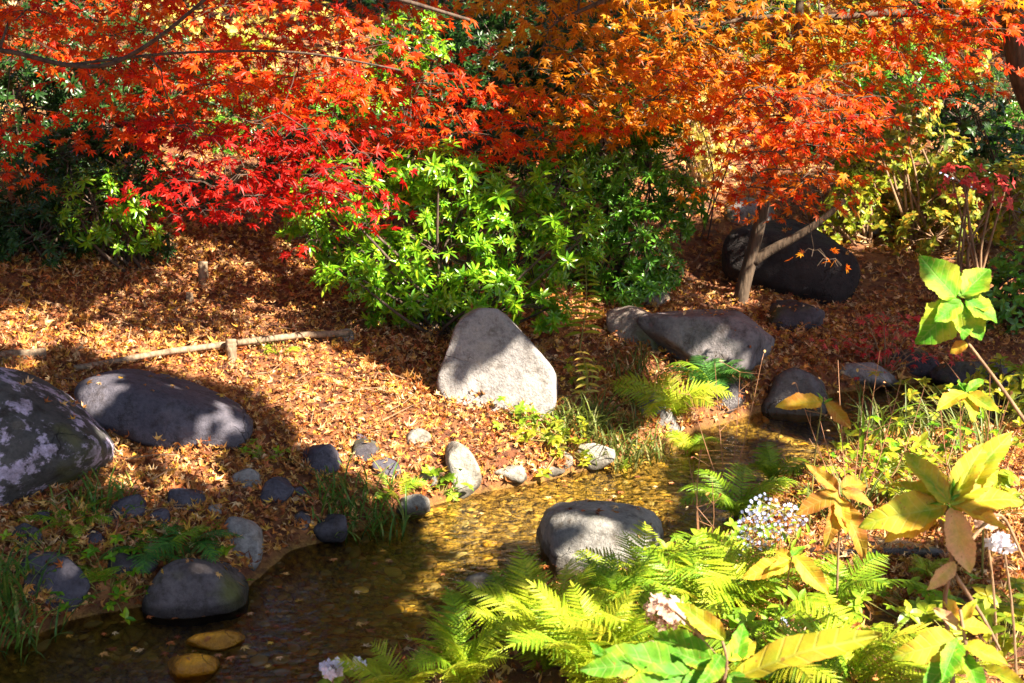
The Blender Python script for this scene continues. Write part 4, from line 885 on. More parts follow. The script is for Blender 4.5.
def fern(label, px, py, n, length, mt, dz=0.0, e=(72, -25), spread=None, lo=False, width=.30, npair=18, Y=None, group=None):
    b_ = hp(px, py, dz) if Y is None else at(px, py, Y)
    root = thing('fern', label, 'fern', b_, group)
    a0 = RNG.uniform(0, 6.28); alt = [M['fern'], M['fernyellow'], M['fern'], M['yellowgreen']] if mt is not M['ferndark'] else [M['ferndark'], M['fern']]
    for i in range(n):
        az = a0 + 2 * math.pi * i / n + RNG.normal() * .2 if spread is None else math.radians(RNG.uniform(*spread))
        L_ = length * RNG.uniform(.75, 1.1); f = frond_mb(az, L_, e[0] + RNG.normal() * 9, e[1] + RNG.normal() * 15, npair, width, RNG.normal() * .3, lo, RNG.normal() * .35)
        o = f.build('frond', mt if RNG.random() < .72 else alt[RNG.integers(0, len(alt))]); o.parent = root; o.location = (RNG.normal() * .012, RNG.normal() * .012, 0)
    return root
fern('tallest yellow green fern of the near bank at the bottom centre', 545, 672, 18, .38, M['fernyellow'], npair=28, width=.25, e=(82, 12))
fern('bright fern left in the bottom centre clump leaning over water', 465, 695, 15, .34, M['fernyellow'], npair=26, width=.25, e=(82, 12))
fern('fern at the bottom edge left of the near clump', 400, 712, 9, .27, M['fernyellow'], e=(80, 5))
fern('bright green fern in front of the stream boulder on its left', 610, 625, 13, .30, M['fern'], e=(82, 12))
fern('green fern in front of the stream boulder on its right', 640, 600, 8, .30, M['fern'], e=(78, 0))
fern('fern filling the bottom centre edge', 590, 700, 18, .38, M['fernyellow'], npair=24, width=.25, e=(82, 12))
fern('fresh green fern behind the near clump at the water', 505, 640, 12, .30, M['fern'], e=(80, 10))
fern('yellow green fern between the near clump and the large leaved shrub', 640, 680, 13, .36, M['fernyellow'], e=(82, 10))
fern('fern right of the near clump beneath the dried flower head', 690, 620, 9, .34, M['fern'])
fern('fern with long fronds above the blue flowers', 735, 520, 9, .30, M['fern'])
fern('small fern above the blue flowers on the stream side', 775, 485, 7, .25, M['fern'])
fern('pale lit fern below the blue flowers', 745, 615, 10, .34, M['fernyellow'])
fern('big drooping fern right of the blue flowers', 835, 615, 10, .30, M['fern'])
fern('fern at the bottom right edge', 850, 690, 10, .34, M['fernyellow'])
fern('sunlit fern at the right frame side', 1020, 625, 8, .22, M['fernyellow'])
fern('small yellowing fern on dead leaves above the black wet stone', 925, 585, 5, .16, M['fernyellow'])
fern('bright fern before the broad grey rock', 672, 420, 11, .36, M['fernyellow'])
fern('blue green fern between the broad grey rock and the bright fern', 712, 395, 9, .34, M['ferndark'])
fern('left one of the pair of dark ferns above the flat wet footed stone', 150, 560, 8, .24, M['ferndark'], e=(55, -40))
fern('right one of the pair of dark ferns above the flat wet footed stone', 190, 550, 9, .24, M['ferndark'], e=(55, -35))
fern('dark fern under the lichen boulder', 72, 530, 7, .22, M['fern'], e=(55, -30))
fern('small green fern below the lichen boulder at the left stones', 100, 585, 6, .16, M['fern'])
fern('little fern at the left frame side beside the lichen boulder', 12, 500, 5, .18, M['ferndark'])
fern('tiny bright fern by the sunlit log', 284, 358, 4, .12, M['fernyellow'])
fern('small fern at the dark grass tuft by the shore', 395, 500, 6, .16, M['fern'])
fern('fern at the stream bank beneath the bright fern', 690, 455, 6, .2, M['fernyellow'])
fern('low fern at the near bank beside the stream boulder', 700, 575, 7, .26, M['fern'])
fern('low fern at the bottom edge right of the centre', 770, 690, 8, .3, M['fernyellow'])
fern('fern at the bottom right corner under the broad yellow leaves', 930, 700, 7, .28, M['fernyellow'])

# ------------------------------------------------------------------ grass tufts
def tuft(label, px, py, n, length, mt, spread=.06, lean=(0, 0), wd=1.0, Y=None, name='grass_tuft', cat='grass tuft'):
    b_ = hp(px, py); mb = MB()
    for i in range(n):
        az = RNG.uniform(0, 6.28); L_ = length * RNG.uniform(.5, 1.1); st = b_ + np.array([*np.clip(RNG.normal(size=2) * min(spread, .09), -.16, .16), 0])
        st[2] = max(gz(st[0], st[1]), -.02)
        e0 = math.radians(RNG.uniform(60, 88)); e1 = math.radians(RNG.uniform(-60, 30)); k = 7; s = np.linspace(0, 1, k); el = e0 + (e1 - e0) * s ** 1.4
        d = np.stack([np.cos(az) * np.cos(el) + lean[0], np.sin(az) * np.cos(el) + lean[1], np.sin(el)], 1) * L_ / (k - 1)
        P = np.vstack([st, st + np.cumsum(d[:-1], 0)]); sd = np.array([-math.sin(az), math.cos(az), 0]) * .004 * wd
        wv_ = np.array([.6, 1, 1, .9, .75, .5, .05])[:, None]
        V = np.stack([P - sd * wv_, P + [0, 0, -.0015], P + sd * wv_], 1).reshape(-1, 3); Fs = []
        for j in range(k - 1): a = 3 * j; Fs += [(a, a + 1, a + 4, a + 3), (a + 1, a + 2, a + 5, a + 4)]
        mb.add(V, Fs)
    o = mb.build(name, mt, None, False, base=b_); return tag(o, label, cat)
tuft('dark arching grass tuft at the shore left of the golden water', 365, 522, 120, .17, M['grass'], .09)
tuft('dark grass hanging over the shore beside the round stones', 335, 512, 50, .13, M['grass'], .05)
tuft('long blue green grass in the bottom left corner', 5, 620, 150, .26, M['grass'], .10)
tuft('dark grass at the foot of the lichen boulder', 100, 508, 80, .15, M['grass'], .09)
tuft('olive arching grass between the pointed boulder and the stream', 600, 445, 200, .22, M['grassdry'], .12, lean=(.1, -.15))
tuft('olive grass below the pointed boulder right corner', 560, 428, 90, .13, M['grassdry'], .09)
tuft('grass in front of the leaning grey stone', 640, 455, 90, .15, M['grassdry'], .08)
tuft('sparse tall grass standing in the far water edge', 880, 450, 60, .36, M['grassdry'], .14)
tuft('thin grass near the right frame side over the water', 960, 455, 60, .34, M['grassdry'], .16)
tuft('grass on the near bank above the black wet stone', 850, 520, 70, .26, M['grassdry'], .16)
tuft('grass blades right of the near bank centre', 930, 520, 50, .25, M['grass'], .05)
tuft('short grass behind the sunlit log', 270, 352, 14, .09, M['grassdry'], .05)
tuft('short grass on the slope right of the pointed boulder', 640, 380, 60, .16, M['grassdry'], .09)
tuft('lone bent green blade rising at the far water', 862, 470, 5, .42, M['fern'], .02, wd=1.6)
# small leafy weeds
def weed(label, px, py, n, spread, size, mt, kind=WHO, hgt=.1, name='weed', cat='plant'):
    b_ = hp(px, py); root = thing(name, label, cat, b_); mb = MB(); st = MB()
    P = b_ + RNG.normal(size=(n, 3)) * [spread, spread * .7, 0]; P[:, 2] = np.maximum(height(P[:, 0], P[:, 1]), 0) + hgt * RNG.uniform(.15, 1, n)
    Fm = axis_frames(np.array([0, -.15, 1.]) + RNG.normal(size=(n, 3)) * .35); ty = RNG.integers(0, len(kind), n); S = size * RNG.uniform(.7, 1.2, n)
    for i in range(len(kind)): k_ = ty == i; mb.inst(kind[i], P[k_], Fm[k_], S[k_])
    for p_ in P: g_ = gz(p_[0], p_[1]); st.tube([b_ - [0, 0, .01], np.array([(b_[0] + p_[0]) / 2, (b_[1] + p_[1]) / 2, max(g_, b_[2]) + .02]), p_], [.0024, .002, .001], 4, False)
    mb.build('leaves', mt, root); st.build('stems', M['stem'], root)
    return root
weed('bright low weed at the foot of the pointed boulder', 528, 425, 26, .10, .035, M['fern'])
weed('yellow green weeds between the white bank stones', 565, 455, 40, .12, .04, M['yellowgreen'])
weed('green weed sprouting below the long low boulder', 266, 462, 12, .05, .032, M['fern'], hgt=.06)
weed('deep green weed among stones by the tall pale stone', 440, 495, 16, .05, .035, M['fern'], hgt=.08)
weed('small weeds right of the dark fern pair', 210, 575, 14, .08, .035, M['fern'], hgt=.07)
weed('tangled weeds at the bottom left stones', 110, 600, 22, .10, .035, M['green'], hgt=.1)
weed('yellow speckled weed on the slope by the blocky rock', 590, 390, 16, .07, .035, M['yellowgreen'], hgt=.12)
weed('low green creeper left of the long boulder fern side', 55, 570, 16, .09, .035, M['green'], hgt=.08)
weed('leafy ground plants on the near bank under the blue flowers', 790, 640, 40, .16, .045, M['fern'], hgt=.14)
weed('dense leafy plants at the right side of the near bank', 975, 520, 40, .18, .045, M['yellowgreen'], hgt=.25)
weed('leafy plants above the water at the right frame side', 990, 430, 60, .26, .045, M['yellowgreen'], hgt=.3)
weed('leafy yellow plants right of the brown drooping leaves', 900, 480, 34, .2, .05, M['yellowgreen'], hgt=.2)
weed('bright leafy plants behind the flat black wet stone', 860, 500, 30, .16, .04, M['fernyellow'], hgt=.14)
weed('low green plants in front of the flat black wet stone', 930, 620, 26, .14, .04, M['fern'], hgt=.1)
weed('pale green plants between the near ferns and the blue flowers', 720, 560, 26, .12, .04, M['fern'], hgt=.12)
weed('leafy plants at the bottom right corner', 1000, 660, 30, .14, .05, M['yellowgreen'], hgt=.2)
weed('glossy round leaved plant at the bottom edge', 810, 690, 12, .09, .07, M['green'], hgt=.12)
weed('leafy plants behind the bent green blade', 930, 470, 30, .2, .04, M['green'], hgt=.22)
weed('pale leafy plants at the bottom centre left edge', 360, 700, 14, .1, .05, M['fernyellow'], hgt=.12)

# upright arching perennials: leaf pairs on a stem
def ladder(label, px, py, Y, top, n, leafL, mt, name='solomon_seal'):
    b_ = at(px, py, Y); b_[2] = gz(b_[0], b_[1]); e = at(top[0], top[1], Y - .1)
    root = thing(name, label, 'plant', b_); Q = smooth_path([b_, (b_ + e) / 2 + [.03, 0, .02], e], 12)
    st = MB(); st.tube(Q, np.linspace(.004, .0015, 12), 5); st.build('stem', M['stem'], root); mb = MB()
    for i in range(n):
        s = .25 + .75 * i / (n - 1); p_ = np.array([np.interp(s, np.linspace(0, 1, 12), Q[:, j]) for j in range(3)])
        for sg in (-1, 1):
            D = np.array([[sg, -.25 + RNG.normal() * .3, .25 - .3 * s + RNG.normal() * .1]]); mb.inst(LANCE, p_[None], frames(D, np.array([[0, -.4, 1.]])), np.array([leafL * (1.1 - .5 * s)]))
    mb.build('leaves', mt, root)
ladder('upright yellow green plant with paired leaves right of the bright bush', 578, 345, 6.9, (585, 258), 14, .10, M['yellowgreen'])
ladder('small yellow leaved plant beside the pointed boulder', 583, 395, 6.4, (582, 352), 7, .07, M['paleleaf'])

# ------------------------------------------------------------------ big leaved shrubs of the near bank (hydrangea like)
def bigleaf_mesh(name, w=.30, ser=.02, fold=.22, curve=.25, mt=None, n=26, twist=0.0):
    mb = MB(); V = []; cols = 7; ph = w * 97
    for i in range(n + 1):
        y = i / n; ww = w * (math.sin(math.pi * min(1, y ** .8 * .995 + .004)) ** .75) + .002
        for j in range(cols):
            u = (j / (cols - 1) * 2 - 1); e = 1 + (ser / w * (1 if i % 2 else -1) if abs(u) == 1 else 0) + .10 * math.sin(y * 9 + ph + 2.1 * (u > 0)) + .06 * math.sin(y * 23 + ph * 2 + u)
            V.append((u * ww * e, y, -curve * y * y + fold * abs(u) * ww + .02 * math.sin(y * 19 - abs(u) * 4 + ph) * abs(u) + .03 * math.sin(y * 6 + ph + 1.5 * u) + twist * u * ww * y))
    Fs = []
    for i in range(n):
        for j in range(cols - 1): a = i * cols + j; Fs.append((a, a + 1, a + cols + 1, a + cols))
    mb.add(V, Fs); me = mb.mesh(name, mt, smooth=True); return me
def bigleafmat(name, inner, outer, edge, vein=.6):
    m, t, out = mat(name); L = t.links.new
    tc = N(t, 'ShaderNodeTexCoord'); sp = N(t, 'ShaderNodeSeparateXYZ'); L(tc.outputs['Object'], sp.inputs[0])
    ab = N(t, 'ShaderNodeMath', operation='ABSOLUTE'); L(sp.outputs[0], ab.inputs[0])
    a = N(t, 'ShaderNodeMath', operation='MULTIPLY_ADD'); a.inputs[1].default_value = -.9; L(ab.outputs[0], a.inputs[0]); L(sp.outputs[1], a.inputs[2])
    s_ = N(t, 'ShaderNodeMath', operation='MULTIPLY'); s_.inputs[1].default_value = 48; L(a.outputs[0], s_.inputs[0])
    si = N(t, 'ShaderNodeMath', operation='SINE'); L(s_.outputs[0], si.inputs[0])
    vn = ramp(t, si.outputs[0], [(.80, (0, 0, 0)), (.97, (1, 1, 1))]); mid = ramp(t, ab.outputs[0], [(0.006, (1, 1, 1)), (.018, (0, 0, 0))])
    vm = N(t, 'ShaderNodeMath', operation='MAXIMUM'); L(vn, vm.inputs[0]); L(mid, vm.inputs[1])
    oi = N(t, 'ShaderNodeObjectInfo'); ns = N(t, 'ShaderNodeTexNoise', noise_dimensions='4D'); ns.inputs['Scale'].default_value = 3.5; ns.inputs['Detail'].default_value = 5
    L(tc.outputs['Object'], ns.inputs['Vector']); w_ = N(t, 'ShaderNodeMath', operation='MULTIPLY'); w_.inputs[1].default_value = 30; L(oi.outputs['Random'], w_.inputs[0]); L(w_.outputs[0], ns.inputs['W'])
    ad = N(t, 'ShaderNodeMath', operation='MULTIPLY_ADD'); ad.inputs[1].default_value = 1.1; L(ab.outputs[0], ad.inputs[0]); L(ns.outputs['Fac'], ad.inputs[2])
    c = ramp(t, ad.outputs[0], [(.42, inner), (.62, outer), (.80, edge)])
    mx = N(t, 'ShaderNodeMix', data_type='RGBA'); f_ = N(t, 'ShaderNodeMath', operation='MULTIPLY'); f_.inputs[1].default_value = vein * .28; L(vm.outputs[0], f_.inputs[0]); L(f_.outputs[0], mx.inputs[0]); L(c, mx.inputs[6]); mx.inputs[7].default_value = (.62, .60, .22, 1)
    sn = N(t, 'ShaderNodeTexNoise', noise_dimensions='4D'); sn.inputs['Scale'].default_value = 13; sn.inputs['Detail'].default_value = 6; sn.inputs['Roughness'].default_value = .7
    L(tc.outputs['Object'], sn.inputs['Vector']); L(w_.outputs[0], sn.inputs['W'])
    sf = ramp(t, sn.outputs['Fac'], [(.60, (0, 0, 0)), (.66, (.8,) * 3)]); mx2 = N(t, 'ShaderNodeMix', data_type='RGBA'); L(sf, mx2.inputs[0]); L(mx.outputs[2], mx2.inputs[6]); mx2.inputs[7].default_value = (.30, .13, .03, 1)
    vv = ramp(t, sn.outputs['Fac'], [(.3, (.75, .8, .7)), (.6, (1.1, 1.1, 1.1))]); mx = N(t, 'ShaderNodeMix', data_type='RGBA', blend_type='MULTIPLY'); mx.inputs[0].default_value = 1; L(mx2.outputs[2], mx.inputs[6]); L(vv, mx.inputs[7])
    p = N(t, 'ShaderNodeBsdfPrincipled'); p.inputs['Roughness'].default_value = .58; p.inputs['Specular IOR Level'].default_value = .3; L(mx.outputs[2], p.inputs['Base Color'])
    bp = N(t, 'ShaderNodeBump'); bp.inputs['Strength'].default_value = .3; bp.inputs['Distance'].default_value = .02; bp.invert = True; L(vm.outputs[0], bp.inputs['Height']); L(bp.outputs[0], p.inputs['Normal'])
    tr = N(t, 'ShaderNodeBsdfTranslucent'); L(mx.outputs[2], tr.inputs['Color'])
    ms = N(t, 'ShaderNodeMixShader'); ms.inputs[0].default_value = .42; L(p.outputs[0], ms.inputs[1]); L(tr.outputs[0], ms.inputs[2]); L(ms.outputs[0], out.inputs[0])
    return m
BM = {'lime': bigleafmat('lime_broad_leaf', (.07, .30, .015), (.15, .40, .02), (.42, .50, .04)),
      'yellow': bigleafmat('yellow_broad_leaf', (.22, .36, .02), (.52, .45, .03), (.62, .33, .04)),
      'gold': bigleafmat('gold_broad_leaf', (.62, .50, .04), (.70, .42, .04), (.55, .22, .03)),
      'brown': bigleafmat('brown_broad_leaf', (.42, .30, .03), (.45, .20, .03), (.32, .10, .03)),
      'pink': bigleafmat('pinkish_dry_leaf', (.66, .50, .18), (.72, .45, .25), (.66, .34, .22)),
      'green': bigleafmat('green_broad_leaf', (.06, .22, .015), (.13, .32, .02), (.36, .40, .03))}
BL = {k_: [bigleaf_mesh('leaf', .20, .008, .45, .22, v), bigleaf_mesh('leaf', .225, .008, .3, .4, v, twist=.3), bigleaf_mesh('leaf', .17, .007, .7, .15, v, twist=-.3), bigleaf_mesh('leaf', .115, .003, .7, .10, v, twist=.2), bigleaf_mesh('leaf', .34, .010, .35, .25, v, twist=.1)] for k_, v in BM.items()}
def put_leaf(root, p_, D, Nn, L_, kind, i=None):
    Mx = frames(np.array([D], float), np.array([Nn], float))[0]; me = BL[kind][random.randrange(3) if i is None else i]
    o = bpy.data.objects.new('leaf', me); COL.objects.link(o); o.parent = root
    mw = Matrix([[*Mx[0], 0], [*Mx[1], 0], [*Mx[2], 0], [0, 0, 0, 1]]); lp = Vector(np.asarray(p_, float) - np.array(root.location))
    o.matrix_local = Matrix.Translation(lp) @ mw @ Matrix.Scale(L_, 4)
    return o
def leaf_px(root, a, bq, Ya, Yb, kind, nrm=(0, -.6, .8), i=None):
    A = at(a[0], a[1], Ya); B = at(bq[0], bq[1], Yb); return put_leaf(root, A, B - A, np.array(nrm) + RNG.normal(size=3) * .12, np.linalg.norm(B - A), kind, i)
def shrub(label, base, Yb, stems, leaves, sm=None, name='broad_leaf_shrub'):
    """stems: list of polylines [(px,py,Y)...]; leaves: (a, b, Ya, Yb, kind)"""
    b_ = at(base[0], base[1], Yb); b_[2] = gz(b_[0], b_[1]); root = thing(name, label, 'shrub', b_)
    for q_, r0 in stems:
        Q = [b_ - [0, 0, .03]] if q_[0] == 'base' else []
        Q += [at(x, y, Y) for x, y, Y in (q_[1:] if q_[0] == 'base' else q_)]
        Q = smooth_path(Q, 14); mb = MB(); mb.tube(Q, np.linspace(r0, r0 * .55, 14), 8); mb.build('stem', sm or M['twig'], root, True)
    for l in leaves:
        l = tuple(l)
        if 'whorl of lime' in label: l = (l + ((0, -.8, .6),) if len(l) == 5 else l[:6]) + (4,)
        leaf_px(root, *l)
    return root
S1 = 3.9
shrub('tall bare stem with a whorl of lime green leaves at the right', (1075, 560), 3.9,
      [(['base', (1060, 470, S1), (1024, 420, S1), (1000, 385, S1), (968, 343, S1)], .008)],
      [((966, 312), (985, 340), S1, S1 - .02, 'lime', (0, -.9, .5)), ((958, 296), (980, 278), S1, S1 + .05, 'green', (0, -.9, .5)), ((962, 306), (935, 300), S1, S1 + .03, 'green', (0, -.8, .6)), ((960, 300), (920, 345), S1, S1 - .03, 'lime', (.1, -.9, .4)), ((955, 298), (926, 256), S1, S1, 'lime', (.1, -.9, .5)), ((962, 296), (990, 264), S1, S1 + .04, 'lime', (-.2, -.9, .5)),
       ((965, 300), (1000, 318), S1, S1 - .04, 'lime', (0, -.8, .6)), ((962, 305), (966, 338), S1, S1 - .05, 'lime', (0, -.9, .5)), ((960, 296), (958, 268), S1, S1 + .05, 'lime', (0, -.9, .5)),
       ((965, 303), (996, 300), S1, S1 + .03, 'green', (0, -.7, .7)), ((958, 303), (938, 318), S1, S1 - .05, 'lime', (0, -.9, .5)), ((967, 343), (950, 352), S1, S1, 'gold')])
S2 = 3.4
shrub('stem with large yellow green leaves at the right below the lime whorl', (960, 720), 3.3,
      [(['base', (950, 640, S2), (942, 600, S2), (955, 560, S2), (940, 520, S2)], .008), ([(955, 575, S2), (985, 620, S2), (1000, 650, S2)], .006), ([(955, 560, S2), (1000, 505, S2 + .1), (1024, 560, S2 + .1)], .006)],
      [((944, 508), (872, 512), S2, S2 - .06, 'yellow', (.1, -.5, .9)), ((948, 503), (910, 450), S2, S2 + .05, 'yellow', (.3, -.8, .5)), ((950, 505), (1024, 490), S2, S2 - .02, 'yellow', (-.1, -.6, .8)),
       ((952, 502), (985, 440), S2, S2 + .08, 'yellow', (-.2, -.8, .5)), ((950, 508), (972, 575), S2, S2 - .06, 'pink', (0, -.95, .3)), ((944, 503), (905, 500), S2, S2 + .05, 'lime', (0, -.6, .8)),
       ((955, 500), (1010, 430), S2 + .05, S2 + .1, 'yellow'), ((950, 500), (965, 470), S2, S2 + .05, 'lime', (0, -.9, .5)), ((946, 506), (886, 528), S2, S2 - .03, 'gold', (0, -.5, .9)), ((946, 500), (885, 478), S2, S2 + .1, 'yellow', (.2, -.6, .8)),
        ((952, 506), (1010, 522), S2, S2 - .08, 'gold', (0, -.6, .8)), ((952, 498), (1005, 465), S2, S2 + .1, 'yellow', (0, -.7, .7)), ((948, 500), (932, 462), S2, S2 + .06, 'yellow', (0, -.9, .5)), ((942, 600), (968, 628), S2, S2, 'gold'), ((955, 562), (930, 590), S2, S2 - .04, 'pink', (0, -.9, .4))])
shrub('leafy yellow shrub in the bottom right corner', (985, 760), 3.1,
      [(['base', (975, 700, 3.1), (965, 640, 3.1), (960, 610, 3.1)], .007)],
      [((960, 640), (902, 650), 3.1, 3.05, 'yellow', (0, -.6, .8)), ((962, 620), (975, 600), 3.1, 3.1, 'yellow'), ((962, 645), (1010, 660), 3.1, 3.05, 'yellow', (0, -.7, .7)), ((960, 630), (935, 605), 3.1, 3.15, 'pink'),
       ((960, 650), (925, 690), 3.1, 3.0, 'green', (0, -.7, .7)), ((965, 655), (985, 705), 3.1, 3.0, 'lime', (0, -.8, .6)), ((958, 625), (1000, 625), 3.1, 3.12, 'yellow'), ((958, 640), (945, 675), 3.1, 3.0, 'lime', (0, -.9, .4)),
       ((985, 668), (1030, 690), 3.1, 3.0, 'yellow')])
shrub('pair of golden leaves on a thin stem over the far water', (812, 470), 5.0,
      [(['base', (816, 440, 5.0), (822, 410, 5.0), (820, 402, 5.0)], .003)],
      [((822, 402), (780, 402), 5.0, 4.95, 'gold', (0, -.8, .6)), ((826, 402), (852, 428), 5.0, 4.95, 'brown', (0, -.9, .4)), ((822, 403), (818, 392), 5.0, 5.0, 'lime'), ((824, 404), (832, 398), 5.0, 5.0, 'lime')], M['stem'])
shrub('drooping brown leaved stem left of the yellow leaves', (836, 620), 4.2,
      [(['base', (838, 560, 4.2), (840, 500, 4.2), (838, 482, 4.2)], .0045)],
      [((838, 490), (808, 465), 4.2, 4.2, 'brown', (0, -.9, .4)), ((838, 492), (798, 512), 4.2, 4.15, 'brown', (0, -.9, .4)), ((840, 500), (868, 556), 4.2, 4.1, 'brown', (0, -.9, .4)), ((838, 500), (828, 545), 4.2, 4.1, 'brown', (0, -.95, .3)),
       ((842, 490), (872, 500), 4.2, 4.15, 'brown', (0, -.8, .6)), ((842, 488), (870, 478), 4.2, 4.3, 'brown'), ((838, 496), (848, 530), 4.2, 4.1, 'gold', (0, -.9, .4))])
shrub('golden drooping leaves left below the brown leaved stem', (785, 660), 4.1,
      [(['base', (784, 620, 4.1), (788, 575, 4.1), (792, 556, 4.1)], .004)],
      [((794, 556), (829, 592), 4.1, 4.0, 'gold', (0, -.9, .4)), ((790, 560), (770, 568), 4.1, 4.05, 'yellow'), ((790, 562), (745, 575), 4.1, 4.05, 'gold', (0, -.7, .7)), ((792, 556), (806, 540), 4.1, 4.15, 'lime'), ((790, 558), (775, 545), 4.1, 4.15, 'gold')])
shrub('small golden green whorl at the right above the large yellow leaves', (990, 500), 4.4,
      [(['base', (985, 460, 4.4), (975, 420, 4.4), (965, 392, 4.4)], .004)],
      [((965, 394), (940, 402), 4.4, 4.3, 'yellow'), ((966, 392), (985, 378), 4.4, 4.45, 'lime'), ((966, 394), (1000, 408), 4.4, 4.3, 'yellow', (0, -.7, .7)), ((965, 392), (960, 378), 4.4, 4.5, 'lime'), ((968, 396), (975, 412), 4.4, 4.3, 'yellow'),
       ((966, 392), (945, 385), 4.4, 4.5, 'green')], M['stem'])
shrub('large leaved shrub at the bottom edge with one long lance shaped leaf', (715, 760), 3.0,
      [(['base', (722, 690, 3.0), (728, 660, 3.0), (722, 640, 3.0)], .006), ([(728, 670, 3.0), (690, 625, 3.05), (668, 606, 3.05)], .004)],
      [((735, 676), (878, 628), 3.0, 2.95, 'yellow', (0, -.6, .8), 3), ((725, 640), (676, 600), 3.0, 3.05, 'yellow', (.2, -.8, .5), 2), ((690, 672), (600, 648), 3.0, 2.95, 'green', (0, -.7, .8)), ((700, 680), (625, 690), 3.0, 2.85, 'green', (0, -.6, .8)), ((640, 665), (585, 668), 2.95, 2.9, 'green', (0, -.8, .6)), ((715, 668), (668, 648), 3.0, 3.0, 'green', (.2, -.8, .6)), ((712, 672), (672, 700), 3.0, 2.9, 'green', (0, -.8, .6)),
       ((722, 655), (700, 690), 3.0, 2.9, 'green', (.2, -.8, .5)), ((725, 660), (760, 635), 3.0, 3.1, 'yellow'), ((728, 675), (775, 712), 3.0, 2.9, 'green'), ((715, 660), (648, 632), 3.0, 3.1, 'lime', (0, -.8, .6)),
       ((610, 668), (590, 640), 2.95, 3.0, 'lime'), ((735, 665), (745, 620), 3.0, 3.1, 'lime')])

# dried flower heads and pale blue flowers
def petal_tpl(n, w=.3, cup=.2):
    V = [(0, 0, 0)]; Fs = []
    for k_ in range(n):
        a = 2 * math.pi * k_ / n; c_, s_ = math.cos(a), math.sin(a); i0 = len(V)
        V += [(c_ * .5 - s_ * w, s_ * .5 + c_ * w, cup * .5), (c_, s_, cup), (c_ * .5 + s_ * w, s_ * .5 - c_ * w, cup * .5)]; Fs.append((0, i0 + 2, i0 + 1, i0))
    return np.array(V), Fs
FOUR = petal_tpl(4, .42); FIVE = petal_tpl(8, .17, .15)
PETAL = {'blue': leafmat('pale_blue_petals', [(.22, .30, .72), (.32, .40, .80), (.48, .54, .85), (.16, .22, .62)], .3, .5), 'dry': leafmat('dried_pink_petals', [(.62, .42, .34), (.72, .54, .42), (.50, .30, .25)], .35, .6),
         'white': leafmat('white_petals', [(.78, .76, .86), (.70, .68, .85), (.8, .8, .8)], .3, .5)}
def flowerhead(label, px, py, Y, rpx, n, size, tpl, mt, base, cat='flower', flat=.75, name='flower_head'):
    c = at(px, py, Y); r_ = rpx * Y / F; b_ = at(base[0], base[1], Y); b_[2] = gz(b_[0], b_[1]); root = thing(name, label, cat, b_)
    u = rnd_unit(n); P = c + u * r_ * RNG.uniform(.55, 1, n)[:, None] * [1, 1, flat]; mb = MB(); mb.inst(tpl, P, axis_frames(u + [0, -.4, .3] + RNG.normal(size=(n, 3)) * .3), size * RNG.uniform(.7, 1.2, n)); mb.build('petals', mt, root)
    st = MB(); st.tube(smooth_path([b_, (b_ + c) / 2 + [.01, 0, 0], c], 8), np.linspace(.004, .003, 8), 6)
    for p_ in P[::3]: st.tube([c - [0, 0, r_ * .4], p_], [.0012, .0008], 4, False)
    st.build('stem', M['twig'], root)
flowerhead('dried pinkish flower head above the large leaved shrub', 664, 612, 3.15, 24, 120, .013, FOUR, PETAL['dry'], (680, 720))
flowerhead('faded lilac and white flower head at the right frame side', 1003, 542, 3.6, 16, 26, .016, FOUR, PETAL['white'], (1020, 650))
flowerhead('dried brown flower cluster right above the yellow leaves', 985, 520, 3.7, 14, 30, .014, FOUR, PETAL['dry'], (1000, 640))
flowerhead('small dried flower beside the broken leaf near the bottom edge', 652, 650, 3.1, 12, 40, .011, FOUR, PETAL['dry'], (660, 730))
flowerhead('pale lilac bloom at the bottom edge left of the near ferns', 330, 668, 3.7, 13, 22, .018, FOUR, PETAL['white'], (335, 760))
flowerhead('pink white bloom right of the lilac bloom at the bottom edge', 357, 664, 3.7, 9, 14, .016, FOUR, PETAL['white'], (360, 760))
def asters(label, pts, base, Y, n, nstem, size):
    b_ = at(base[0], base[1], Y); b_[2] = gz(b_[0], b_[1]); root = thing('aster', label, 'flower', b_)
    px = poisson(pts, n, 4.2); C_ = at(px[:, 0], px[:, 1], Y + RNG.normal(size=len(px)) * .05)
    one = MB(); one.add(FIVE[0], FIVE[1]); me = one.mesh('flower', PETAL['blue'])
    for c in C_:
        o = bpy.data.objects.new('flower', me); COL.objects.link(o); o.parent = root; o.location = Vector(c - b_); s_ = size * random.uniform(.7, 1.2); o.scale = (s_,) * 3
        o.rotation_euler = (random.uniform(.3, 1.4), random.uniform(-.5, .5), random.uniform(-.6, .6))
    st = MB(); nodes = C_[RNG.choice(len(C_), nstem, replace=False)]
    for e in nodes: st.tube(smooth_path([b_, (b_ + e) / 2 + RNG.normal(size=3) * .02, e], 7), np.linspace(.0025, .001, 7), 4, False)
    for c in C_: e = nodes[np.argmin(np.linalg.norm(nodes - c, axis=1))]; st.tube([e + [0, 0, -.03], (e + c) / 2 + [0, 0, -.012], c], [.001] * 3, 4, False)
    st.build('stem', M['stem'], root)
    mb = MB(); q_ = C_[RNG.integers(0, len(C_), 40)] - [0, 0, .05]; mb.inst(LANCE, q_ + RNG.normal(size=(40, 3)) * .03, frames(rnd_unit(40), np.tile([0, -.3, 1.], (40, 1))), RNG.uniform(.03, .05, 40)); mb.build('leaves', M['fern'], root)
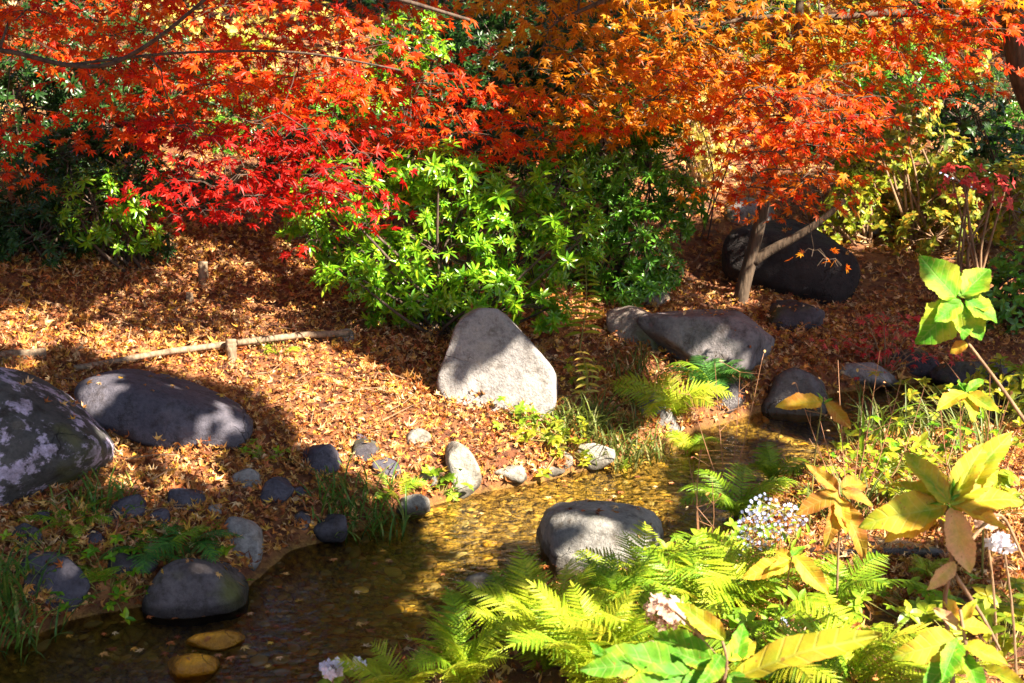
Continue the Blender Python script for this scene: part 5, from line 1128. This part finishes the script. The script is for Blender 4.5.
asters('cluster of tiny pale blue flowers by the stream', [(742, 512), (752, 498), (765, 492), (778, 500), (806, 512), (808, 524), (780, 540), (768, 550), (745, 548), (740, 560), (738, 530)], (775, 640), 4.5, 95, 9, .0095)
asters('sparse pale blue flowers low on the near bank', [(774, 612), (803, 612), (800, 640), (776, 640)], (790, 690), 4.0, 16, 4, .009)

# ------------------------------------------------------------------ bare stems over the far water
def drystems(label, base, Y, tips, name='dry_plant'):
    b_ = at(base[0], base[1], Y); b_[2] = gz(b_[0], b_[1]) - .02; root = thing(name, label, 'plant', b_); st = MB(); mb = MB()
    for (x, y) in tips:
        e = at(x, y, Y + RNG.normal() * .1); Q = smooth_path([b_, (b_ + e) / 2 + RNG.normal(size=3) * .03, e], 9); st.tube(Q, np.linspace(.0028, .001, 9), 5, False)
        for k_ in range(5):
            s_ = Q[RNG.integers(3, 9)]; f = s_ + RNG.normal(size=3) * [.05, .04, .03] + [0, 0, .04]; st.tube([s_, f], [.0012, .0006], 4, False)
            if k_ < 3: mb.inst(OVAL, f[None], frames(rnd_unit(1), np.array([[0, -.5, 1.]])), np.array([.018]))
    st.build('stems', M['stemred'], root); mb.build('leaves', M['litter'], root)
drystems('reddish bare stems rising in front of the far water', (850, 520), 5.1, [(838, 360), (865, 380), (905, 365), (880, 350), (925, 385), (820, 420), (800, 395)])
drystems('thin red stems left of the dark wet rock', (728, 470), 5.9, [(715, 365), (740, 372), (690, 395), (762, 360)])
drystems('dry stems at the right frame side above the yellow leaves', (965, 520), 4.8, [(960, 380), (990, 370), (940, 400), (1010, 395)])
drystems('dark dry stems on the near bank below the stream bend', (700, 560), 4.9, [(690, 470), (712, 480), (700, 450)])

# distant rail through leaves on the right, its light streak put into the colour
log_piece([at(905, 205, 9.2), at(935, 172, 9.3), at(960, 183, 9.2), at(990, 198, 9.1), at(1045, 222, 9.0)][1:], .014, 'handrail glimpsed between leaves on the right, its light streak coloured pale blue', 'handrail', 'rail', flatmat('pale_blue_lit_rail', (.45, .52, .80), .4))
def post(px, Y): pass
sc.view_settings.use_curve_mapping = False
